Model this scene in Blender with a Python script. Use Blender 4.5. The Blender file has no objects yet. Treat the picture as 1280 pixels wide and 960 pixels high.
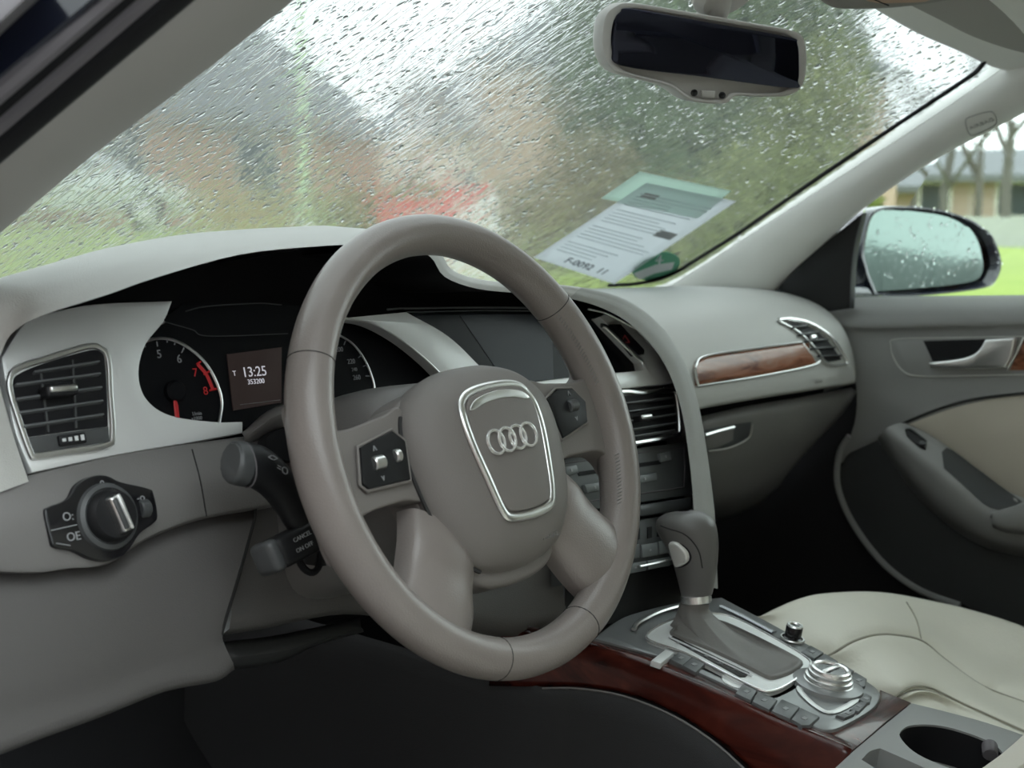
import bpy, bmesh, math, random
from mathutils import Vector, Matrix, noise
random.seed(7)
scn = bpy.context.scene
COL = scn.collection

# ---------------------------------------------------------------- camera
FPX = 1850.0
CAM = Vector((-1.23234, -0.75985, 0.97062))
CR = Vector((0.64725054, -0.76183302, 0.02602264))
CU = Vector((0.06590343, 0.08993626, 0.99376466))
CF = Vector((0.75942312, 0.64149974, -0.10841871))
cd = bpy.data.cameras.new('camera')
cam = bpy.data.objects.new('camera', cd)
COL.objects.link(cam)
cam.matrix_world = Matrix(((CR.x, CU.x, -CF.x, CAM.x), (CR.y, CU.y, -CF.y, CAM.y), (CR.z, CU.z, -CF.z, CAM.z), (0, 0, 0, 1)))
cd.sensor_width = 36.0
cd.lens = 36.0 * FPX / 1280.0
cd.clip_start = 0.02
cd.clip_end = 500
cd.dof.use_dof = True
cd.dof.focus_distance = 1.28
cd.dof.aperture_fstop = 9.0
scn.camera = cam

# ---------------------------------------------------------------- world: even overcast sky
wd = bpy.data.worlds.new('overcast_sky')
scn.world = wd
wd.use_nodes = True
wn, wl = wd.node_tree.nodes, wd.node_tree.links
wn.clear()
wo = wn.new('ShaderNodeOutputWorld')
wb = wn.new('ShaderNodeBackground')
wb.inputs['Color'].default_value = (0.80, 0.875, 0.89, 1)
wb.inputs['Strength'].default_value = 1.85
wl.new(wb.outputs[0], wo.inputs[0])
scn.view_settings.view_transform = 'Standard'
scn.view_settings.look = 'None'
scn.view_settings.gamma = 1.0
scn.view_settings.use_curve_mapping = False
scn.view_settings.exposure = 1.12
scn.cycles.max_bounces = 10
scn.cycles.transmission_bounces = 10
scn.cycles.transparent_max_bounces = 12

# ---------------------------------------------------------------- helpers
def ray(px, py):
    return CF + CR * ((px - 640) / FPX) - CU * ((py - 480) / FPX)
def bx(px, py, x):
    d = ray(px, py); return CAM + d * ((x - CAM.x) / d.x)
def by(px, py, y):
    d = ray(px, py); return CAM + d * ((y - CAM.y) / d.y)
def bz(px, py, z):
    d = ray(px, py); return CAM + d * ((z - CAM.z) / d.z)
def bd(px, py, dist):
    return CAM + ray(px, py) * dist
class Plane:
    """a real surface plane of the car; at() finds the point of it seen at a pixel of the photo"""
    def __init__(s, o, n, up=(0, 0, 1)):
        s.o = Vector(o); s.n = Vector(n).normalized()
        s.v = (Vector(up) - s.n * Vector(up).dot(s.n)).normalized()
        s.u = s.v.cross(s.n).normalized()
    def at(s, px, py, h=0.0):
        d = ray(px, py); o = s.o + s.n * h
        return CAM + d * ((o - CAM).dot(s.n) / d.dot(s.n))
    def loc(s, a, b, h=0.0):
        return s.o + s.u * a + s.v * b + s.n * h
    def shift(s, h):
        q = Plane(s.o + s.n * h, s.n, s.v); return q

def cr_open(p, sub):
    out = []
    n = len(p)
    if n == 2:
        return [p[0] + (p[1] - p[0]) * (i / sub) for i in range(sub)] + [p[1]]
    for i in range(n - 1):
        a = p[i - 1] if i > 0 else p[i] * 2 - p[i + 1]
        b, c = p[i], p[i + 1]
        d = p[i + 2] if i + 2 < n else p[i + 1] * 2 - p[i]
        for k in range(sub):
            t = k / sub
            out.append(0.5 * ((2 * b) + (c - a) * t + (2 * a - 5 * b + 4 * c - d) * t * t + (3 * b - a - 3 * c + d) * t ** 3))
    out.append(p[-1])
    return out
def cr_closed(p, sub):
    n = len(p); out = []
    for i in range(n):
        a, b, c, d = p[i - 1], p[i], p[(i + 1) % n], p[(i + 2) % n]
        for k in range(sub):
            t = k / sub
            out.append(0.5 * ((2 * b) + (c - a) * t + (2 * a - 5 * b + 4 * c - d) * t * t + (3 * b - a - 3 * c + d) * t ** 3))
    return out
def spl(pts, plane=None, h=0.0, sub=5, closed=True):
    """pixel or 3-D points (a trailing 'c' marks a sharp corner) -> smooth loop of 3-D points"""
    P = []; cor = []
    for q in pts:
        c = q[-1] == 'c'
        q2 = q[:-1] if c else q
        P.append(plane.at(q2[0], q2[1], h) if plane else Vector(q2)); cor.append(c)
    if not closed:
        idx = [0] + [i for i in range(1, len(P) - 1) if cor[i]] + [len(P) - 1]
        out = []
        for a, b in zip(idx, idx[1:]):
            out += cr_open(P[a:b + 1], sub)[:-1]
        return out + [P[-1]]
    if not any(cor):
        return cr_closed(P, sub)
    s = cor.index(True)
    P = P[s:] + P[:s] + [P[s]]; cor = cor[s:] + cor[:s] + [True]
    idx = [i for i, c in enumerate(cor) if c]
    out = []
    for a, b in zip(idx, idx[1:]):
        seg = P[a:b + 1]
        out += (cr_open(seg, sub)[:-1] if len(seg) > 2 else [seg[0]])
    return out
def rrect(w, h, r, seg=4):
    o = []
    for cx, cy, a0 in ((w / 2 - r, h / 2 - r, 0), (-w / 2 + r, h / 2 - r, 90), (-w / 2 + r, -h / 2 + r, 180), (w / 2 - r, -h / 2 + r, 270)):
        for k in range(seg + 1):
            a = math.radians(a0 + 90 * k / seg)
            o.append((cx + r * math.cos(a), cy + r * math.sin(a)))
    return o

def mesh(name, vs, fs):
    me = bpy.data.meshes.new(name)
    me.from_pydata([tuple(v) for v in vs], [], fs)
    me.update()
    return me
def fix(me):
    bm = bmesh.new(); bm.from_mesh(me)
    bmesh.ops.remove_doubles(bm, verts=bm.verts, dist=1e-6)
    bmesh.ops.recalc_face_normals(bm, faces=bm.faces)
    bm.to_mesh(me); bm.free()
    return me
def loft(rows, su=4, sv=4, closed_u=False, smooth=True):
    """grid surface through control rows"""
    if smooth:
        R = [(cr_closed(r, su) if closed_u else cr_open(r, su)) for r in rows]
        cols = [cr_open([r[j] for r in R], sv) for j in range(len(R[0]))]
    else:
        cols = [[r[j] for r in rows] for j in range(len(rows[0]))]
    nv, nu = len(cols[0]), len(cols)
    vs = [cols[j][i] for i in range(nv) for j in range(nu)]
    fs = []
    for i in range(nv - 1):
        for j in range(nu if closed_u else nu - 1):
            k = (j + 1) % nu
            fs.append((i * nu + j, i * nu + k, (i + 1) * nu + k, (i + 1) * nu + j))
    return mesh('loft', vs, fs)
def plate(loop, n, depth, bev=0.0, seg=2):
    """solid plate: front outline loop, thickness going back along -n, rounded front edge"""
    n = Vector(n).normalized()
    bm = bmesh.new()
    a = [bm.verts.new(p) for p in loop]
    b = [bm.verts.new(p - n * depth) for p in loop]
    k = len(loop)
    bm.faces.new(a); bm.faces.new(b[::-1])
    for i in range(k):
        bm.faces.new((a[i], b[i], b[(i + 1) % k], a[(i + 1) % k]))
    bmesh.ops.recalc_face_normals(bm, faces=bm.faces)
    if bev > 0:
        es = [e for e in bm.edges if e.verts[0] in a and e.verts[1] in a]
        bmesh.ops.bevel(bm, geom=es, offset=bev, segments=seg, profile=0.5, affect='EDGES', clamp_overlap=True)
    me = bpy.data.meshes.new('plate'); bm.to_mesh(me); bm.free()
    return me
def ring_plate(outer, inner, n, depth):
    """flat frame between two loops with equal counts, with thickness"""
    n = Vector(n).normalized(); k = len(outer)
    vs = list(outer) + list(inner) + [p - n * depth for p in outer] + [p - n * depth for p in inner]
    fs = []
    for i in range(k):
        j = (i + 1) % k
        fs += [(i, j, k + j, k + i), (2 * k + i, 3 * k + i, 3 * k + j, 2 * k + j), (i, 2 * k + i, 2 * k + j, j), (k + i, k + j, 3 * k + j, 3 * k + i)]
    return fix(mesh('ring', vs, fs))
def tube(path, r, closed=False, seg=8, flat=None, n=None, cap=True):
    """swept tube; r number or list; flat=(a,b) scales along side / normal n"""
    k = len(path); vs = []; fs = []
    side0 = None
    for i, p in enumerate(path):
        a = path[i - 1] if (i > 0 or closed) else p
        b = path[(i + 1) % k] if (i < k - 1 or closed) else p
        t = (b - a)
        t = t.normalized() if t.length > 1e-9 else Vector((0, 0, 1))
        if n is not None:
            nn = Vector(n)
        elif side0 is not None:
            nn = side0
        else:
            nn = Vector((0, 0, 1)) if abs(t.z) < .9 else Vector((1, 0, 0))
        s = t.cross(nn).normalized(); m = s.cross(t).normalized()
        if n is None: side0 = m
        rr = r[i] if isinstance(r, (list, tuple)) else r
        fa, fb = flat if flat else (1, 1)
        for q in range(seg):
            w = 2 * math.pi * q / seg
            vs.append(p + s * (math.cos(w) * rr * fa) + m * (math.sin(w) * rr * fb))
    for i in range(k if closed else k - 1):
        j = (i + 1) % k
        for q in range(seg):
            z = (q + 1) % seg
            fs.append((i * seg + q, i * seg + z, j * seg + z, j * seg + q))
    if not closed and cap:
        fs.append(tuple(range(seg))[::-1]); fs.append(tuple((k - 1) * seg + q for q in range(seg)))
    return fix(mesh('tube', vs, fs))
def lathe(o, ax, prof, seg=28, cap=True, xdir=None, sx=1.0):
    """prof: list of (radius, height) along ax from o"""
    ax = Vector(ax).normalized()
    s = Vector(xdir) if xdir else (Vector((1, 0, 0)) if abs(ax.x) < .9 else Vector((0, 1, 0)))
    s = (s - ax * s.dot(ax)).normalized(); t = ax.cross(s)
    vs = []; fs = []
    for r, h in prof:
        for q in range(seg):
            w = 2 * math.pi * q / seg
            vs.append(Vector(o) + ax * h + s * (r * sx * math.cos(w)) + t * (r * math.sin(w)))
    for i in range(len(prof) - 1):
        for q in range(seg):
            z = (q + 1) % seg
            fs.append((i * seg + q, i * seg + z, (i + 1) * seg + z, (i + 1) * seg + q))
    if cap:
        fs.append(tuple(range(seg))[::-1]); fs.append(tuple((len(prof) - 1) * seg + q for q in range(seg)))
    return fix(mesh('lathe', vs, fs))
def box(c, sx, sy, sz, X=(1, 0, 0), Y=(0, 1, 0), Z=(0, 0, 1), bev=0.0, seg=2):
    c = Vector(c); X, Y, Z = Vector(X), Vector(Y), Vector(Z)
    bm = bmesh.new(); v = []
    for i in (-1, 1):
        for j in (-1, 1):
            for k in (-1, 1):
                v.append(bm.verts.new(c + X * (i * sx / 2) + Y * (j * sy / 2) + Z * (k * sz / 2)))
    for f in ((0, 1, 3, 2), (4, 6, 7, 5), (0, 4, 5, 1), (2, 3, 7, 6), (0, 2, 6, 4), (1, 5, 7, 3)):
        bm.faces.new([v[i] for i in f])
    bmesh.ops.recalc_face_normals(bm, faces=bm.faces)
    if bev: bmesh.ops.bevel(bm, geom=list(bm.edges), offset=bev, segments=seg, profile=.5, affect='EDGES', clamp_overlap=True)
    me = bpy.data.meshes.new('box'); bm.to_mesh(me); bm.free()
    return me
def joinm(*ms):
    vs = []; fs = []
    for m in ms:
        o = len(vs)
        vs += [v.co.copy() for v in m.vertices]
        fs += [tuple(i + o for i in p.vertices) for p in m.polygons]
    return mesh('joined', vs, fs)

def face_cam(me):
    # front of an open panel looks into the cabin
    s = sum((p.normal.dot(CAM - p.center)) * p.area for p in me.polygons)
    if s < 0: me.flip_normals()
def setp(o, label=None, cat=None, group=None, kind=None):
    if label: o['label'] = label
    if cat: o['category'] = cat
    if group: o['group'] = group
    if kind: o['kind'] = kind
    return o
def link(name, me, mat, parent=None, label=None, cat=None, group=None, kind=None, ang=40, solid=None, off=-1, sub=0):
    o = bpy.data.objects.new(name, me); COL.objects.link(o)
    me.name = name
    if mat:
        me.materials.append(mat)
    if ang:
        me.shade_smooth(); me.set_sharp_from_angle(angle=math.radians(ang))
    if parent:
        o.parent = parent; o.matrix_parent_inverse = parent.matrix_world.inverted() if parent.type != 'EMPTY' else Matrix.Translation(-parent.location)
    if solid:
        face_cam(me)
        m = o.modifiers.new('thickness', 'SOLIDIFY'); m.thickness = solid; m.offset = off
    if sub:
        m = o.modifiers.new('smooth', 'SUBSURF'); m.levels = sub; m.render_levels = sub
    return setp(o, label, cat, group, kind)
def thing(name, loc, label, cat, group=None, kind=None):
    o = bpy.data.objects.new(name, None); COL.objects.link(o)
    o.location = loc; o.empty_display_size = .02
    return setp(o, label, cat, group, kind)
def text(name, s, size, o, X, Y, mat, parent=None, depth=.0003, align='CENTER'):
    """flat print as thin lettering lying on a surface"""
    c = bpy.data.curves.new('txt', 'FONT'); c.body = s; c.size = size; c.extrude = depth
    c.align_x = align; c.align_y = 'CENTER'; c.resolution_u = 3
    t = bpy.data.objects.new('txt', c); COL.objects.link(t)
    bpy.context.view_layer.update()
    me = bpy.data.meshes.new_from_object(t.evaluated_get(bpy.context.evaluated_depsgraph_get()))
    bpy.data.objects.remove(t); bpy.data.curves.remove(c)
    X = Vector(X).normalized(); Y = Vector(Y).normalized(); Z = X.cross(Y)
    M = Matrix(((X.x, Y.x, Z.x, o[0]), (X.y, Y.y, Z.y, o[1]), (X.z, Y.z, Z.z, o[2]), (0, 0, 0, 1)))
    me.transform(M); me.materials.clear()
    return link(name, me, mat, parent, ang=0)

# ---------------------------------------------------------------- materials
MATS = {}
def mat(name, col, rough=.5, metal=0.0, bump=0.0, bscale=400.0, var=0.0, vscale=12.0, spec=.5, emit=None, estr=0.0, coat=0.0, vor=False, ior=None, trans=0.0):
    m = bpy.data.materials.new(name); m.use_nodes = True
    N, L = m.node_tree.nodes, m.node_tree.links
    b = N['Principled BSDF']
    b.inputs['Base Color'].default_value = (*col, 1); b.inputs['Roughness'].default_value = rough
    b.inputs['Metallic'].default_value = metal; b.inputs['Specular IOR Level'].default_value = spec
    b.inputs['Coat Weight'].default_value = coat; b.inputs['Coat Roughness'].default_value = .05
    b.inputs['Transmission Weight'].default_value = trans
    if ior: b.inputs['IOR'].default_value = ior
    if emit:
        b.inputs['Emission Color'].default_value = (*emit, 1); b.inputs['Emission Strength'].default_value = estr
    tc = N.new('ShaderNodeTexCoord')
    if var:
        nz = N.new('ShaderNodeTexNoise'); nz.inputs['Scale'].default_value = vscale; nz.inputs['Detail'].default_value = 5
        L.new(tc.outputs['Object'], nz.inputs['Vector'])
        mx = N.new('ShaderNodeMix'); mx.data_type = 'RGBA'
        mx.inputs[6].default_value = (*[c * (1 - var) for c in col], 1); mx.inputs[7].default_value = (*[min(1, c * (1 + var)) for c in col], 1)
        L.new(nz.outputs['Fac'], mx.inputs[0]); L.new(mx.outputs[2], b.inputs['Base Color'])
    if bump:
        if vor:
            t = N.new('ShaderNodeTexVoronoi'); out = t.outputs['Distance']
        else:
            t = N.new('ShaderNodeTexNoise'); t.inputs['Detail'].default_value = 3; out = t.outputs['Fac']
        t.inputs['Scale'].default_value = bscale
        L.new(tc.outputs['Object'], t.inputs['Vector'])
        bp = N.new('ShaderNodeBump'); bp.inputs['Strength'].default_value = bump; bp.inputs['Distance'].default_value = .001
        L.new(out, bp.inputs['Height']); L.new(bp.outputs['Normal'], b.inputs['Normal'])
    MATS[name] = m
    return m
def nodes_of(m): return m.node_tree.nodes, m.node_tree.links, m.node_tree.nodes['Principled BSDF']

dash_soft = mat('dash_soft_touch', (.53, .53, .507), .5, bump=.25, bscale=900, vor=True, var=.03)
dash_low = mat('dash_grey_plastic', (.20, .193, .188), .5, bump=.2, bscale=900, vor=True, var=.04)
knee_m = mat('dash_grey_shaded', (.118, .113, .110), .5, bump=.2, bscale=900, vor=True, var=.04)  # dash grey darkened to carry the shade low in the cabin
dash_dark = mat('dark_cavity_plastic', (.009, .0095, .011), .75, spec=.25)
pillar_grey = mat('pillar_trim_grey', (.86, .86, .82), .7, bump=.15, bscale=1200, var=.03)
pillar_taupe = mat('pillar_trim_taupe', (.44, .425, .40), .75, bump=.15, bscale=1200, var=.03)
black_gloss = mat('black_gloss_plastic', (.012, .012, .014), .18)
black_mat = mat('black_plastic', (.013, .0135, .015), .5, spec=.35)
dial_face = mat('dial_face_black', (.004, .0045, .006), .6, spec=.15)
slat_m = mat('slat_grey', (.13, .137, .143), .4)
black_rub = mat('black_rubber', (.007, .007, .009), .65, spec=.3)
grey_rub = mat('grey_rubber_seal', (.14, .13, .14), .55)
charcoal = mat('charcoal_panel', (.072, .076, .078), .4)
silver = mat('satin_aluminium_trim', (.88, .90, .895), .38, metal=.25, bump=.05, bscale=600)
chrome = mat('bright_chrome', (.97, .97, .96), .25, metal=.75)
chrome_sat = mat('satin_chrome', (.86, .86, .85), .3, metal=1.0)
leather_w = mat('wheel_leather', (.265, .236, .222), .3, bump=.12, bscale=700, vor=True, var=.08, vscale=30)
leather_wd = mat('wheel_perforated_leather', (.12, .112, .108), .45, bump=.5, bscale=900, vor=True)
airbag_m = mat('airbag_cover_plastic', (.215, .198, .188), .55, bump=.12, bscale=1200, vor=True)
seam_dark = mat('dark_seam', (.03, .03, .03), .8)
stitch_m = mat('grey_thread', (.26, .25, .24), .7)
cream = mat('cream_leather', (.76, .735, .645), .45, bump=.35, bscale=260, var=.05, vscale=9)
cream_door = mat('cream_door_cloth', (.58, .53, .445), .65, bump=.1, bscale=900)
carpet = mat('dark_carpet', (.013, .013, .015), .95, bump=.8, bscale=900)
carpet_g = mat('grey_side_carpet', (.038, .038, .04), .9, bump=.6, bscale=1200)
print_white = mat('white_print', (.75, .77, .78), .5)
print_grey = mat('grey_print', (.33, .34, .35), .6)
dial_white = mat('dial_print', (.30, .31, .33), .5, emit=(.6, .65, .7), estr=.0)
dial_red = mat('dial_red_print', (.40, .02, .025), .5, emit=(.8, .03, .03), estr=.04)
lcd_white = mat('lit_display_digits', (.8, .8, .85), .5, emit=(.9, .9, 1), estr=.16)
glass_dark = mat('dark_screen_glass', (.004, .005, .007), .25, spec=.12)
screen_on = mat('dim_display_panel', (.022, .024, .032), .3, spec=.2)
# burl wood under clear lacquer
def wood(name, c1, c2, c3, sc):
    m = mat(name, c2, .26, coat=.3, spec=.35)
    N, L, b = nodes_of(m)
    tc = N.new('ShaderNodeTexCoord'); mp = N.new('ShaderNodeMapping'); mp.inputs['Scale'].default_value = sc
    L.new(tc.outputs['Object'], mp.inputs[0])
    a = N.new('ShaderNodeTexNoise'); a.inputs['Scale'].default_value = 1.0; a.inputs['Detail'].default_value = 6; a.inputs['Distortion'].default_value = 1.6
    L.new(mp.outputs[0], a.inputs['Vector'])
    r = N.new('ShaderNodeValToRGB'); e = r.color_ramp.elements
    e[0].position = .33; e[0].color = (*c1, 1); e[1].position = .72; e[1].color = (*c3, 1)
    k = e.new(.52); k.color = (*c2, 1)
    L.new(a.outputs['Fac'], r.inputs[0]); L.new(r.outputs[0], b.inputs['Base Color'])
    return m
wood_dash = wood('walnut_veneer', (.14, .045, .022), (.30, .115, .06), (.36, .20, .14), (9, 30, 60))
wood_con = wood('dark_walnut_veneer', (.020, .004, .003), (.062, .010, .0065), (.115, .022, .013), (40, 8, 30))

from mathutils.bvhtree import BVHTree
def bvh_of(me):
    return BVHTree.FromPolygons([v.co for v in me.vertices], [tuple(p.vertices) for p in me.polygons])
def hit(bvh, px, py):
    d = ray(px, py).normalized()
    loc, n, i, dist = bvh.ray_cast(CAM, d)
    if loc is None:
        return None, None
    if n.dot(d) > 0: n = -n
    return loc, n
def patch(bvh, top, bot, nu=16, nv=5, off=.002, fall=None):
    """piece of veneer that follows a curved panel: pixel curves top / bottom"""
    T = [Vector((*p, 0)) for p in top]; B = [Vector((*p, 0)) for p in bot]
    def samp(c, t):
        L = cr_open(c, 8); k = t * (len(L) - 1); i = min(int(k), len(L) - 2)
        return L[i].lerp(L[i + 1], k - i)
    vs = []
    for j in range(nv + 1):
        for i in range(nu + 1):
            q = samp(T, i / nu).lerp(samp(B, i / nu), j / nv)
            l, n = hit(bvh, q.x, q.y)
            if l is None: l, n = (fall(q.x, q.y), Vector((0, -1, 0)))
            vs.append(l + n * off)
    fs = [(j * (nu + 1) + i, j * (nu + 1) + i + 1, (j + 1) * (nu + 1) + i + 1, (j + 1) * (nu + 1) + i) for j in range(nv) for i in range(nu)]
    return mesh('patch', vs, fs)
def seam(bvh, pts, off=.001, sub=6):
    L = cr_open([Vector((*p, 0)) for p in pts], sub); out = []
    for q in L:
        l, n = hit(bvh, q.x, q.y)
        if l is not None: out.append(l + n * off)
    return out

# ================================================================ SHELL
def WS(s, v, off=0.0):
    hw = .66 - .14 * v
    return Vector((s * hw, .47 - .49 * v + (.17 - .07 * v) * (1 - s * s) + off * .5, .905 + .28 * v + .02 * (1 - s * s) + off * .86))
def ws_hit(px, py, off=0.0):
    # point of the inside of the windshield seen at a pixel (iterated)
    lo, hi = .5, 4.0
    def g(t):
        p = CAM + ray(px, py) * t
        v = .5
        for _ in range(12):
            hw = .66 - .14 * v; s = p.x / hw
            v = (p.z - .905 - .02 * (1 - s * s)) / .28
        s = p.x / (.66 - .14 * v)
        return (.47 - .49 * v + (.17 - .07 * v) * (1 - s * s)) - off - p.y
    for _ in range(50):
        m = (lo + hi) / 2
        if g(m) > 0: lo = m
        else: hi = m
    return CAM + ray(px, py) * lo

# windshield pane, solid, wet on its outer face
NU, NV = 44, 26
inner = []; outer = []
for j in range(NV + 1):
    for i in range(NU + 1):
        s = -1.12 + 2.24 * i / NU; v = -.22 + 1.38 * j / NV
        inner.append(WS(s, v)); outer.append(WS(s, v, .005))
n1 = len(inner); fs = []; ms = []
for j in range(NV):
    for i in range(NU):
        a = j * (NU + 1) + i; q = (a, a + 1, a + NU + 2, a + NU + 1)
        fs.append(q[::-1]); ms.append(0)
        fs.append(tuple(k + n1 for k in q)); ms.append(1)
def rim(idx):
    for a, b in zip(idx, idx[1:]):
        fs.append((a, b, b + n1, a + n1)); ms.append(0)
rim([i for i in range(NU + 1)]); rim([j * (NU + 1) + NU for j in range(NV + 1)])
rim([NV * (NU + 1) + i for i in range(NU, -1, -1)]); rim([j * (NU + 1) for j in range(NV, -1, -1)])
wsm = mesh('windshield', inner + outer, fs)
_b = bmesh.new(); _b.from_mesh(wsm); bmesh.ops.recalc_face_normals(_b, faces=_b.faces); _b.to_mesh(wsm); _b.free()
def glass(name, rough=0.0, col=(1, 1, 1), ior=1.33):
    m = bpy.data.materials.new(name); m.use_nodes = True
    N, L = m.node_tree.nodes, m.node_tree.links
    N.clear()
    o = N.new('ShaderNodeOutputMaterial'); g = N.new('ShaderNodeBsdfGlass')
    g.inputs['Color'].default_value = (*col, 1); g.inputs['Roughness'].default_value = rough; g.inputs['IOR'].default_value = ior
    L.new(g.outputs[0], o.inputs[0])
    return m, N, L, g, o
gl_in, *_ = glass('clear_glass', 0, (.69, .705, .70))
gl_wet, N, L, g, o = glass('wet_glass', .02, (.69, .705, .70))
tc = N.new('ShaderNodeTexCoord'); sx = N.new('ShaderNodeSeparateXYZ'); L.new(tc.outputs['Object'], sx.inputs[0])
# coordinates on the glass: a across, b along the slope
mb = N.new('ShaderNodeMath'); mb.operation = 'MULTIPLY_ADD'; mb.inputs[1].default_value = -.87
mz = N.new('ShaderNodeMath'); mz.operation = 'MULTIPLY'; mz.inputs[1].default_value = .5
L.new(sx.outputs['Z'], mz.inputs[0]); L.new(sx.outputs['Y'], mb.inputs[0]); L.new(mz.outputs[0], mb.inputs[2])
cx = N.new('ShaderNodeCombineXYZ'); L.new(sx.outputs['X'], cx.inputs[0]); L.new(mb.outputs[0], cx.inputs[1])
def mapped(scale):
    mp = N.new('ShaderNodeMapping'); mp.inputs['Scale'].default_value = scale
    L.new(cx.outputs[0], mp.inputs[0]); return mp.outputs[0]
def ridge(scale, width, det, dist):
    n = N.new('ShaderNodeTexNoise'); n.inputs['Scale'].default_value = 1; n.inputs['Detail'].default_value = det; n.inputs['Distortion'].default_value = dist
    L.new(mapped(scale), n.inputs['Vector'])
    s_ = N.new('ShaderNodeMath'); s_.operation = 'SUBTRACT'; s_.inputs[1].default_value = .5; L.new(n.outputs['Fac'], s_.inputs[0])
    a_ = N.new('ShaderNodeMath'); a_.operation = 'ABSOLUTE'; L.new(s_.outputs[0], a_.inputs[0])
    m_ = N.new('ShaderNodeMapRange'); m_.interpolation_type = 'SMOOTHSTEP'
    m_.inputs[1].default_value = 0; m_.inputs[2].default_value = width; m_.inputs[3].default_value = 1; m_.inputs[4].default_value = 0
    L.new(a_.outputs[0], m_.inputs[0]); return m_.outputs[0]
def bump(h, d, prev=None):
    b = N.new('ShaderNodeBump'); b.inputs['Strength'].default_value = 1.0; b.inputs['Distance'].default_value = d
    L.new(h, b.inputs['Height'])
    if prev: L.new(prev, b.inputs['Normal'])
    return b.outputs[0]
rp = N.new('ShaderNodeTexNoise'); rp.inputs['Scale'].default_value = 1; rp.inputs['Detail'].default_value = 2
L.new(mapped((150, 60, 1)), rp.inputs['Vector'])
nb_ = bump(ridge((75, 9, 1), .05, 1, .4), .00005)
nb_ = bump(ridge((120, 30, 1), .06, 1, .8), .00003, nb_)
nb_ = bump(rp.outputs['Fac'], .00004, nb_)
L.new(nb_, g.inputs['Normal'])
# the water film also scatters a little light: pale haze over the view
hz_ = N.new('ShaderNodeBsdfTranslucent'); hz_.inputs[0].default_value = (.86, .9, .9, 1)
hm = N.new('ShaderNodeMixShader'); hm.inputs[0].default_value = .045
L.new(g.outputs[0], hm.inputs[1]); L.new(hz_.outputs[0], hm.inputs[2]); L.new(hm.outputs[0], o.inputs[0])
wsm.materials.append(gl_in); wsm.materials.append(gl_wet)
for p, k in zip(wsm.polygons, ms): p.material_index = k
wso = link('window_1', wsm, None, kind='structure', label='rain covered windshield above the dashboard', ang=60)

# raindrops: real little domes of water on the outer face
water, *_ = glass('rain_water', 0, (1, 1, 1), 1.33)
def drops(n, fn, rmin, rmax, stretch, rings=2, seg=7):
    vs = []; fs = []
    for _ in range(n):
        p, nn, up = fn()
        sd = up.cross(nn).normalized()
        r = rmin + (rmax - rmin) * random.random() ** 3
        e = 1 + stretch * random.random()
        a = random.gauss(0, .5)
        X = sd * math.cos(a) + up * math.sin(a); Y = -sd * math.sin(a) + up * math.cos(a)
        o = len(vs)
        for k, (rr, hh) in enumerate(((1, 0.0), (.75, .26), (.4, .42))):
            for q in range(seg):
                w = 2 * math.pi * q / seg
                vs.append(p + X * (r * rr * math.cos(w)) + Y * (r * e * rr * math.sin(w)) + nn * (r * hh))
        vs.append(p + nn * (r * .47))
        for k in range(2):
            for q in range(seg):
                z = (q + 1) % seg
                fs.append((o + k * seg + q, o + k * seg + z, o + (k + 1) * seg + z, o + (k + 1) * seg + q))
        for q in range(seg):
            fs.append((o + 2 * seg + q, o + 2 * seg + (q + 1) % seg, o + 3 * seg))
        fs.append(tuple(o + q for q in range(seg))[::-1])
    return mesh('drops', vs, fs)
def on_ws():
    while True:
        s = random.uniform(-1, 1); v = random.uniform(-.1, 1.05)
        if s > .45 and v < .55 and random.random() < .75: continue
        p = WS(s, v, .0051); e = .004
        a = WS(s + e, v, .0051) - p; b = WS(s, v + e, .0051) - p
        return p, a.cross(b).normalized(), b.normalized()
link('raindrops', drops(11000, on_ws, .0007, .0029, 1.3), water, wso, kind='stuff', ang=80)

# dark seal along the right edge of the glass
pts = [WS(.985, v, -.006) for v in [-.02 + k * .04 for k in range(0, 26)]]
px_seal = [(760, 357), (800, 354), (835, 345), (870, 325), (930, 287), (1000, 238), (1075, 187), (1150, 137), (1200, 104), (1222, 88), (1235, 70)]
seal_path = cr_open([ws_hit(x, y, .012) for x, y in px_seal], 5)

# right A pillar: wide bright roll of trim
rp_rows = []
pr = [  # (glass edge px, x), crest px, lower edge px
    ((815, 358), .64, (855, 371), .66, (905, 380), .675, (938, 384), .69),
    ((845, 346), .63, (900, 352), .645, (948, 370), .665, (968, 378), .70),
    ((885, 322), .62, (945, 315), .63, (985, 325), .65, (1003, 336), .69),
    ((950, 277), .605, (1010, 268), .615, (1055, 275), .635, (1075, 264), .68),
    ((1050, 208), .585, (1105, 205), .595, (1145, 208), .615, (1165, 202), .655),
    ((1150, 140), .565, (1200, 142), .575, (1235, 150), .59, (1262, 150), .625),
    ((1222, 94), .55, (1262, 100), .555, (1300, 115), .57, (1335, 112), .60),
    ((1245, 66), .54, (1310, 60), .545, (1360, 70), .56, (1400, 76), .59)]
for row in pr:
    g0, x0, g1, x1, g2, x2, g3, x3 = row
    a = bx(*g0, x0)
    a = bx(*g0, x0 + .035)
    rp_rows.append([a + Vector((.06, .02, -.02)), a, bx(*g1, x1), bx(*g2, x2), bx(*g3, x3), bx(*g3, x3) + Vector((.05, .03, 0))])
rpm = loft(rp_rows, 5, 5)
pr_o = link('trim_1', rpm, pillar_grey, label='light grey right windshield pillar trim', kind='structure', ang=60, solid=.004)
link('glass_seal', tube(seal_path, .003, seg=6), black_rub, pr_o)
rb = bvh_of(rpm)
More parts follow.
